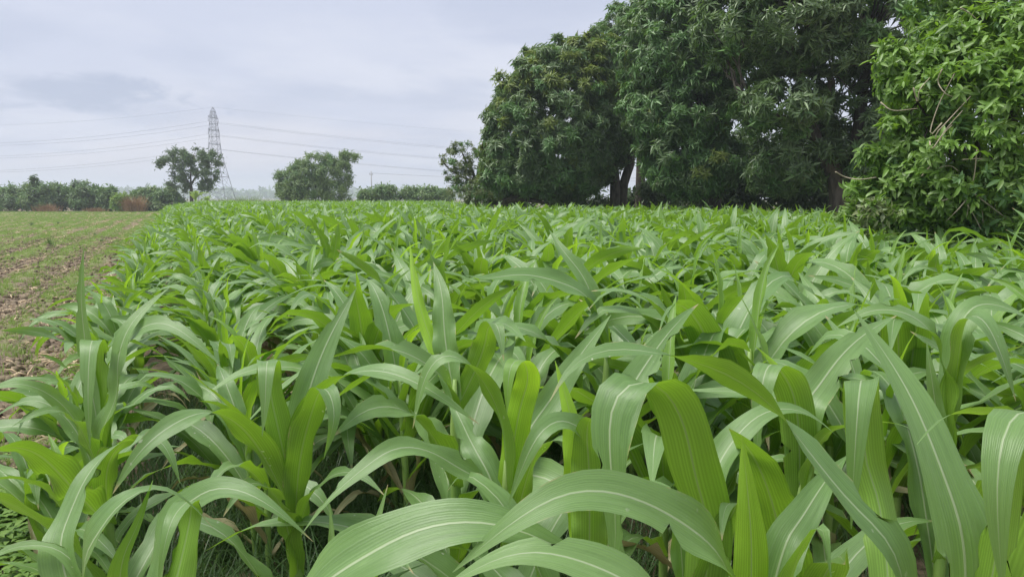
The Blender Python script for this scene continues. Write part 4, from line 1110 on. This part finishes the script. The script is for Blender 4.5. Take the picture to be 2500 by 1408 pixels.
for k, (px, py0, w, h, lab) in enumerate([(902, 466, 50, 24, 'low grey-green bush below the thin pole'), (952, 454, 62, 36, 'rounded bush right of the thin pole'),
                                          (1008, 462, 52, 28, 'low bush left of the banana plant'), (1048, 460, 60, 30, 'dark bush under the banana plant fronds'), (1088, 464, 52, 28, 'bright low bush left of the thin pale tree')]):
    shrub('bush', lab, 'bush', px, D9, py0, w, h, 60 + k, [M_HEDGE, M_BAMBOO], [.5, .5], T_SPRAY, RB, per_m2=1.6, clump=.42, per_clump=8, size=1.1, trunk=(k == 1))
# dark thicket behind and under the grove
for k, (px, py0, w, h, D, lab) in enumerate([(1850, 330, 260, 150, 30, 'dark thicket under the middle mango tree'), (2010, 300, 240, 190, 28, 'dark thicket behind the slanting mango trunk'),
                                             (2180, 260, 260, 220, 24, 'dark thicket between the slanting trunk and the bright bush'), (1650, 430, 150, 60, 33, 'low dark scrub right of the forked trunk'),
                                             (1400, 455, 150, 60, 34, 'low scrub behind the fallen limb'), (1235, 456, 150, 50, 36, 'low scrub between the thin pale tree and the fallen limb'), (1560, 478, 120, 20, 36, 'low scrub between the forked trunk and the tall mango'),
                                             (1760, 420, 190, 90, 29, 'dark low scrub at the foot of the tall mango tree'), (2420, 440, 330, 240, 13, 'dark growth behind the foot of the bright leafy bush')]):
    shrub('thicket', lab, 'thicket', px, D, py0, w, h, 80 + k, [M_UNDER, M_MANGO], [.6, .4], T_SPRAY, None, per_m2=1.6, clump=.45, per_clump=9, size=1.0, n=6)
# green scrub at the foot of the dark mango and in front of the bright bush
shrub('weedy_shrub', 'pale weedy shrub spilling over the maize at the foot of the bright bush', 'shrub', 2115, 9.4, 505, 90, 50, 97, [M_BUSH, M_SPARSE], [.7, .3], T_SMALL, None, per_m2=9, clump=.16, per_clump=9, size=.9, trunk=False)

# ---- the bright leafy bush on the right ------------------------------------------
D10 = 9.0
g10 = at(2390, 500, D10)
rb = np.random.RandomState(10)
bl = [lobe(2268, 262, D10, 76, 66, .45), lobe(2345, 220, D10 - .2, 105, 84, .6), lobe(2205, 198, D10, 46, 42, .3), lobe(2440, 300, D10 - .4, 110, 150, .7), lobe(2250, 370, D10, 84, 64, .5), lobe(2335, 400, D10 - .3, 115, 96, .6),
      lobe(2215, 440, D10, 70, 48, .45), lobe(2160, 398, D10 + .1, 40, 28, .3), lobe(2295, 495, D10 - .2, 105, 46, .5), lobe(2440, 470, D10 - .4, 90, 90, .55), lobe(2205, 508, D10, 52, 34, .35),
      lobe(2460, 130, D10 - .2, 90, 110, .6), lobe(2400, 110, D10, 90, 75, .5), lobe(2140, 475, D10 + .2, 36, 26, .3), lobe(2400, 520, D10, 120, 40, .5),
      lobe(2300, 580, D10, 130, 60, .5), lobe(2470, 580, D10, 120, 70, .5),
      lobe(2165, 165, D10, 22, 26, .15), lobe(2180, 130, D10, 14, 20, .12), lobe(2235, 150, D10, 26, 18, .2), lobe(2125, 372, D10, 20, 14, .12), lobe(2190, 300, D10 - .1, 22, 26, .15), lobe(2200, 345, D10, 20, 18, .15), lobe(2290, 140, D10, 40, 24, .3), lobe(2110, 450, D10 + .1, 18, 14, .12)]
bush = tree('leafy_bush', 'bright green big-leaved bush hung with pale bare vines, right edge', 'bush', (g10.x, D10, 0), bl, 10, T_BUSH, [M_BUSH, M_BUSH_Y, M_MANGO_G], [.50, .38, .12],
    [('stem', [(g10.x + .1 * k, D10 + .2, -.05), at(2390 + 30 * k, 420, D10 + .1), at(2360 + 60 * k, 250, D10)], [.035, .03, .012]) for k in (-2, -1, 0, 1)],
    twigs=50, twig_r=.010, per_m2=20, clump=.19, per_clump=6, size=1.0, up=.45, inner=.70, zmin=.05)
D11 = 10.6
tree('vine_tree', 'tall leafy tree overgrown with vines at the top right corner', 'tree', (at(2480, 500, D11).x, D11, 0), [
    lobe(2440, 20, D11, 130, 100, .9), lobe(2340, 60, D11, 90, 70, .6), lobe(2500, 160, D11, 120, 160, .9), lobe(2300, -10, D11, 70, 60, .6), lobe(2290, 120, D11 + .3, 60, 60, .5), lobe(2500, 380, D11, 100, 160, .8), lobe(2430, -90, D11, 170, 80, 1.0), lobe(2460, 280, D11, 110, 140, .8), lobe(2300, 60, D11 - .3, 70, 60, .5)], 11,
    T_BUSH, [M_BUSH, M_MANGO_G, M_BUSH_Y], [.56, .22, .22], [('trunk', [(at(2480, 500, D11).x, D11, -.1), at(2470, 350, D11), at(2440, 150, D11), at(2430, 20, D11)], [.12, .10, .07, .03])],
    twigs=30, twig_r=.012, per_m2=11, clump=.2, per_clump=7, size=.95, up=.5, inner=.6)
Bb = np.array((g10.x, D10, 0))
vines = [[(2040, 420), (2065, 433), (2100, 438), (2140, 433)], [(2300, 300), (2270, 330), (2290, 260), (2330, 180)], [(2250, 430), (2290, 380), (2300, 330), (2350, 270)], [(2290, 365), (2285, 330), (2310, 300), (2370, 235)],
         [(2350, 390), (2380, 388), (2440, 385), (2490, 358)], [(2290, 410), (2320, 405), (2340, 418)], [(2385, 365), (2380, 420), (2370, 470), (2360, 530)], [(2370, 470), (2400, 490), (2440, 520), (2480, 548)],
         [(2365, 480), (2340, 510), (2310, 540)], [(2372, 470), (2395, 500), (2400, 545)], [(2380, 475), (2420, 500), (2435, 550)], [(2150, 250), (2180, 270), (2240, 265)], [(2300, 170), (2290, 200), (2310, 230), (2340, 240)],
         [(2345, 20), (2370, 35), (2385, 48)], [(2230, 215), (2240, 250), (2245, 220), (2270, 190)], [(2270, 345), (2275, 365), (2300, 330), (2325, 305)], [(2362, 500), (2380, 530), (2395, 560)], [(2300, 490), (2330, 480), (2360, 455)]]
for v in vines:
    mb = MB(); pts = [at(a, b, D10 - .58 - .2 * rb.rand()) for a, b in v]
    Q, par, L = catmull(np.array([tuple(p) for p in pts]), 12)
    mb.tube(Q - Bb, np.linspace(.008, .004, 13), 5); link('vine', mb.mesh('vine', M_TWIG), bush)
# the largest single leaves on its near side
lv = []
for k in range(8):
    v, f = oval_leaf(np.zeros(3), np.array([0, 1.0, 0]), np.array([0, 0, 1.0]), 0.145, 0.055, 0.35 + .08 * k)
    lv.append(np_mesh('leaf', np.array(v), np.array(f), M_BUSH_Y if k % 3 == 0 else M_BUSH, smooth=True))
cnt = 0
while cnt < 296:
    c, R = bl[rb.randint(len(bl))]
    d = unit(rb.randn(3)); d[1] = -abs(d[1]); d[2] = d[2] * .8 + .15
    p = c + d * R * (1.02 + .1 * rb.rand())
    if p[2] < 0.9 or p[0] > p[1] * HALF: continue
    az = rb.rand() * 6.28
    for q in range(4):
        o = link('leaf', lv[rb.randint(8)], bush, Vector(p - Bb))
        o.rotation_euler = (rad(-5 - 35 * rb.rand()), rad(20) * rb.randn(), az + q * 1.57 + .3 * rb.randn())
        s_ = .75 + .5 * rb.rand(); o.scale = (s_, s_, s_); cnt += 1

# ---- banana plants -----------------------------------------------------------------
def banana(label, px, D, h, n, seed, L, W):
    r = np.random.RandomState(seed); b = at(px, 500, D)
    root = empty('banana_plant', (b.x, D, 0), label, 'banana plant')
    mb = MB(); mb.tube([(0, 0, -.1), (0.03, 0, h * .3), (0, 0, h * .55)], [.13, .11, .07], 8); link('stem', mb.mesh('stem', M_STALK), root)
    for k in range(n):
        P = arc_points(np.array([0, 0, h * (.45 + .1 * r.rand())]), k * 2.4 + r.rand(), L * (.7 + .5 * r.rand()), rad(8 + 25 * r.rand()), rad(95 + 50 * r.rand()), 1.4)
        V_, F_, U_ = leaf_geo(P, W, 9, 2, r.randn() * 10, fold=(30, 15), wave=.0, base_w=.15, peak=.5)
        link('leaf', np_mesh('leaf', V_, F_, M_BANANA, U_), root)
banana('pale banana plant with drooping broad leaves under the open tree', 478, 80, 2.5, 9, 1, 2.0, .5)
banana('small banana plant with bright leaves beside the maize corner', 505, 79, 2.0, 7, 2, 1.6, .42)
banana('dark banana plant poking above the bushes beyond the maize', 1045, 77.5, 2.6, 7, 3, 1.5, .36)
# ---- dry grass mound, brush and tall grass ---------------------------------------------
def grass_clump(name, label, cat, px, D, w, h, n, seed, mat, lean=.5, bw=.03):
    r = np.random.RandomState(seed); b = at(px, 500, D); mb = MB()
    for k in range(n):
        az = r.rand() * 6.28; q = abs(r.randn()) * w * .22
        P = arc_points(np.array([q * math.sin(az), q * math.cos(az) * .6, 0]), az + r.randn() * .5, h * (.6 + .5 * r.rand()), rad(3 + 22 * r.rand()), rad(20 + 130 * lean * r.rand()), 1.6, 5)
        Sd = np.array([1.0, 0.3 * r.randn(), 0]) * bw * .5
        Vv = []
        for i in range(5): Vv += [P[i] - Sd * (1 - i / 4.4), P[i] + Sd * (1 - i / 4.4)]
        mb.add(Vv, [(2 * i, 2 * i + 1, 2 * i + 3, 2 * i + 2) for i in range(4)])
    o = link(name, mb.mesh(name, mat), None, (b.x, D, 0)); tag(o, label, cat)
grass_clump('straw_mound', 'shaggy brown mound of dry grass at the end of the bare field', 'dry grass', 326, 82, 2.4, 2.0, 900, 1, M_DRY, .8, .035)
for k, (px, w, h, lab) in enumerate([(112, 2.2, 1.0, 'dark brown dry brush at the foot of the left hedge'), (235, 2.2, .55, 'low strip of dry reddish grass left of the straw mound')]):
    grass_clump('dry_grass_patch', lab, 'dry grass', px, 82.5, w * 1.3, h, 420, 10 + k, M_DRY, .7, .04)
grass_clump('tall_grass', 'clump of tall green grass beyond the maize right of the pylon', 'tall grass', 602, 72, 4.2, 1.9, 900, 20, M_BAMBOO, .5, .04)
grass_clump('tall_grass', 'clump of tall yellowish grass beside the foot of the pylon', 'tall grass', 545, 74, 3.0, 1.7, 400, 21, M_SPARSE, .5, .04)
# ---- small weeds standing in the bare field --------------------------------------------
wl = [(78, 548, 'dark weed tuft farthest left in the bare field', .35), (142, 545, 'dark weed tuft near the hedge, right of another', .25), (124, 600, 'slim upright weed standing alone in the stubble', .40),
      (232, 572, 'round weed tuft in the middle of the stubble rows', .22), (85, 690, 'bushy bright grass tuft nearest in the stubble', .26), (248, 588, 'low weed tuft close to the maize edge', .2)]
for k, (px, py, lab, h) in enumerate(wl):
    d_ = ray(px, py); kk = -EYE / d_.z; x, y = d_.x * kk, d_.y * kk
    me = blade_tuft(900 + k, 40, h * .5, h, .012 + .004 * (y > 20), M_DGRASS if k != 4 else M_GRASS, h * .12, .5, 3)
    z = ground_z(*[np.array([q]) for q in to_sn(x, y)])[0]
    tag(link('weed_tuft', me, None, (x, y, z)), lab, 'weed', 'weeds in the bare field')

# ------------------------------------------------------------------ pylon, wires, pole
DT = 300.0
tb = at(531, 500, DT); ztop = at(519, 262, DT).z
root = empty('pylon', (tb.x, DT, 0), 'grey steel lattice pylon carrying wires beyond the open tree', 'pylon')
lv_z = [0, 5, 10, 15, 19.5, 23.0, 26, 28.5, 31, 33.5, 36, ztop]
def half(z): return float(np.interp(z, [0, 19.5, 31, 36, ztop], [5.6, 1.90, 1.20, 0.75, 0.06]))
cor = [(-1, -1), (1, -1), (1, 1), (-1, 1)]
for sx, sy in cor:
    mb = MB(); mb.tube([(sx * half(z), sy * half(z), z) for z in lv_z], [.12] * 5 + [.10] * 7, 4); link('leg', mb.mesh('leg', M_STEEL), root)
for f in range(4):
    a, b = cor[f], cor[(f + 1) % 4]
    mb = MB()
    for z0, z1 in zip(lv_z[:-1], lv_z[1:]):
        h0, h1 = half(z0), half(z1)
        mb.bar((a[0] * h0, a[1] * h0, z0), (b[0] * h1, b[1] * h1, z1), .11); mb.bar((b[0] * h0, b[1] * h0, z0), (a[0] * h1, a[1] * h1, z1), .11)
        if z1 < 37: mb.bar((a[0] * h1, a[1] * h1, z1), (b[0] * h1, b[1] * h1, z1), .15)
    link('bracing', mb.mesh('bracing', M_STEEL), root)
ARMS = [33.5, 28.5, 23.0]
for z in ARMS:
    for sy in (-1, 1):
        mb = MB(); h = half(z); tipy = sy * (h + 4.0)
        for sx in (-1, 1):
            mb.bar((sx * h, sy * h, z), (0, tipy, z), .14); mb.bar((sx * half(z + 1.4), sy * half(z + 1.4), z + 1.4), (0, tipy, z + .1), .12)
        arm = link('cross_arm', mb.mesh('cross_arm', M_STEEL), root)
        mb = MB(); mb.tube([(0, tipy, z - .1 - .25 * q) for q in range(8)], [.05 + .09 * (q % 2) for q in range(8)], 6); link('insulator', mb.mesh('insulator', M_WIRE), arm)
lvl = ['upper', 'middle', 'lower']
for i, z in enumerate(ARMS):
    for sy, nm in ((-1, 'nearer'), (1, 'farther')):
        y = DT + sy * (half(z) + 4.0); zz = z - 1.9
        # left span: towards a pylon outside the frame; right span: farther away behind the trees
        for side, A in (('left', Vector((-330, DT - 20 + sy * 5.4, zz - .5))), ('right', Vector((300, DT + 165 + sy * 5.4, zz - 1.0)))):
            t = np.linspace(0, 1, 25)
            sag = 9.5 if side == 'left' else 11.0
            P = [(tb.x + (A.x - tb.x) * q, y + (A.y - y) * q, zz + (A.z - zz) * q - 4 * sag * q * (1 - q)) for q in t]
            mb = MB(); mb.tube(P, .036, 4)
            tag(link('power_line', mb.mesh('power_line', M_WIRE)), '%s %s overhead wire running %s from the steel pylon' % (lvl[i], nm, side), 'power line', 'overhead wires of the pylon')
for side, A in (('left', Vector((-330, DT - 20, ztop - .5))), ('right', Vector((300, DT + 165, ztop - 1)))):
    P = [(tb.x + (A.x - tb.x) * q, DT + (A.y - DT) * q, ztop + (A.z - ztop) * q - 4 * 8 * q * (1 - q)) for q in np.linspace(0, 1, 25)]
    mb = MB(); mb.tube(P, .025, 4); tag(link('earth_wire', mb.mesh('earth_wire', M_WIRE)), 'faint thin top wire running %s from the pylon peak' % side, 'power line', 'overhead wires of the pylon')
DP = 190.0
pb = at(908, 500, DP); pz = at(908, 418, DP).z
root = empty('utility_pole', (pb.x, DP, 0), 'thin utility pole with a short crossbar above the far bushes', 'utility pole')
mb = MB(); mb.tube([(0, 0, -.2), (0, 0, pz)], [.17, .11], 8); link('post', mb.mesh('post', M_POLE), root)
mb = MB(); mb.box((-.45, -.06, pz - .9), (.45, .06, pz - .75)); xb = link('crossbar', mb.mesh('crossbar', M_STEEL, False), root)
for sx in (-.38, .38):
    mb = MB(); mb.tube([(sx, 0, pz - .745), (sx, 0, pz - .5)], [.06, .05], 6); link('insulator', mb.mesh('insulator', M_WIRE), xb)
for sx, nm in ((-.38, 'nearer'), (.38, 'farther')):
    P = [(pb.x + sx + 90 * q, DP + 25 * q + sx, pz - .48 - 4 * 1.2 * q * (1 - q)) for q in np.linspace(0, 1, 13)]
    mb = MB(); mb.tube(P, .02, 4); tag(link('pole_wire', mb.mesh('pole_wire', M_WIRE)), '%s faint thin wire strung right from the thin pole' % nm, 'power line', 'wires of the thin pole')

# ------------------------------------------------------------------ far woods on the horizon
r = np.random.RandomState(55)
mb_V, mb_F, off = [], [], 0
T_FAR = [whorl(870 + k, 12, 4.2, 2.6, 20, 110, tri_leaf, .4, 1.0, 1.2) for k in range(3)]
pts = []
for k in range(1100):
    D = 800 + 500 * r.rand(); px = -100 + 1350 * r.rand()
    hh = 9.5 + 6.0 * float(vnoise(np.array([px]), np.array([0.0]), 40, 3)[0]) + 5 * float(vnoise(np.array([px]), np.array([9.0]), 11, 4)[0])
    pts.append((xat(px, D), D, hh * D / 1350 * r.rand() ** .5))
pts = np.array(pts)
Dn = unit(r.randn(len(pts), 3) * .6 + np.array([0, -.4, .8]))
sel = r.randint(0, 3, len(pts)); RR = frames(Dn, r); scs = .8 + .8 * r.rand(len(pts))
for k in range(3):
    q = sel == k; v, f = stamp(T_FAR[k], pts[q], RR[q], scs[q]); mb_V.append(v); mb_F.append(f + off); off += len(v)
tag(link('far_woods', np_mesh('far_woods', np.concatenate(mb_V), np.concatenate(mb_F), M_HEDGE, smooth=False)), 'blue hazy line of far woods on the horizon', 'woods', kind='stuff')

# ------------------------------------------------------------------ haze
m, t = new_mat('haze_air')
pv = N(t, 'ShaderNodeVolumePrincipled'); pv.inputs['Color'].default_value = (0.80, 0.86, 0.96, 1); pv.inputs['Density'].default_value = 0.0009
pv.inputs['Anisotropy'].default_value = 0.2
mo = N(t, 'ShaderNodeOutputMaterial'); t.links.new(pv.outputs[0], mo.inputs['Volume'])
mb = MB(); mb.box((-3400, -3400, -1.4), (3400, 3400, 46))
tag(link('haze', mb.mesh('haze', m, False)), 'thin pale haze over the plain', 'haze', kind='stuff')
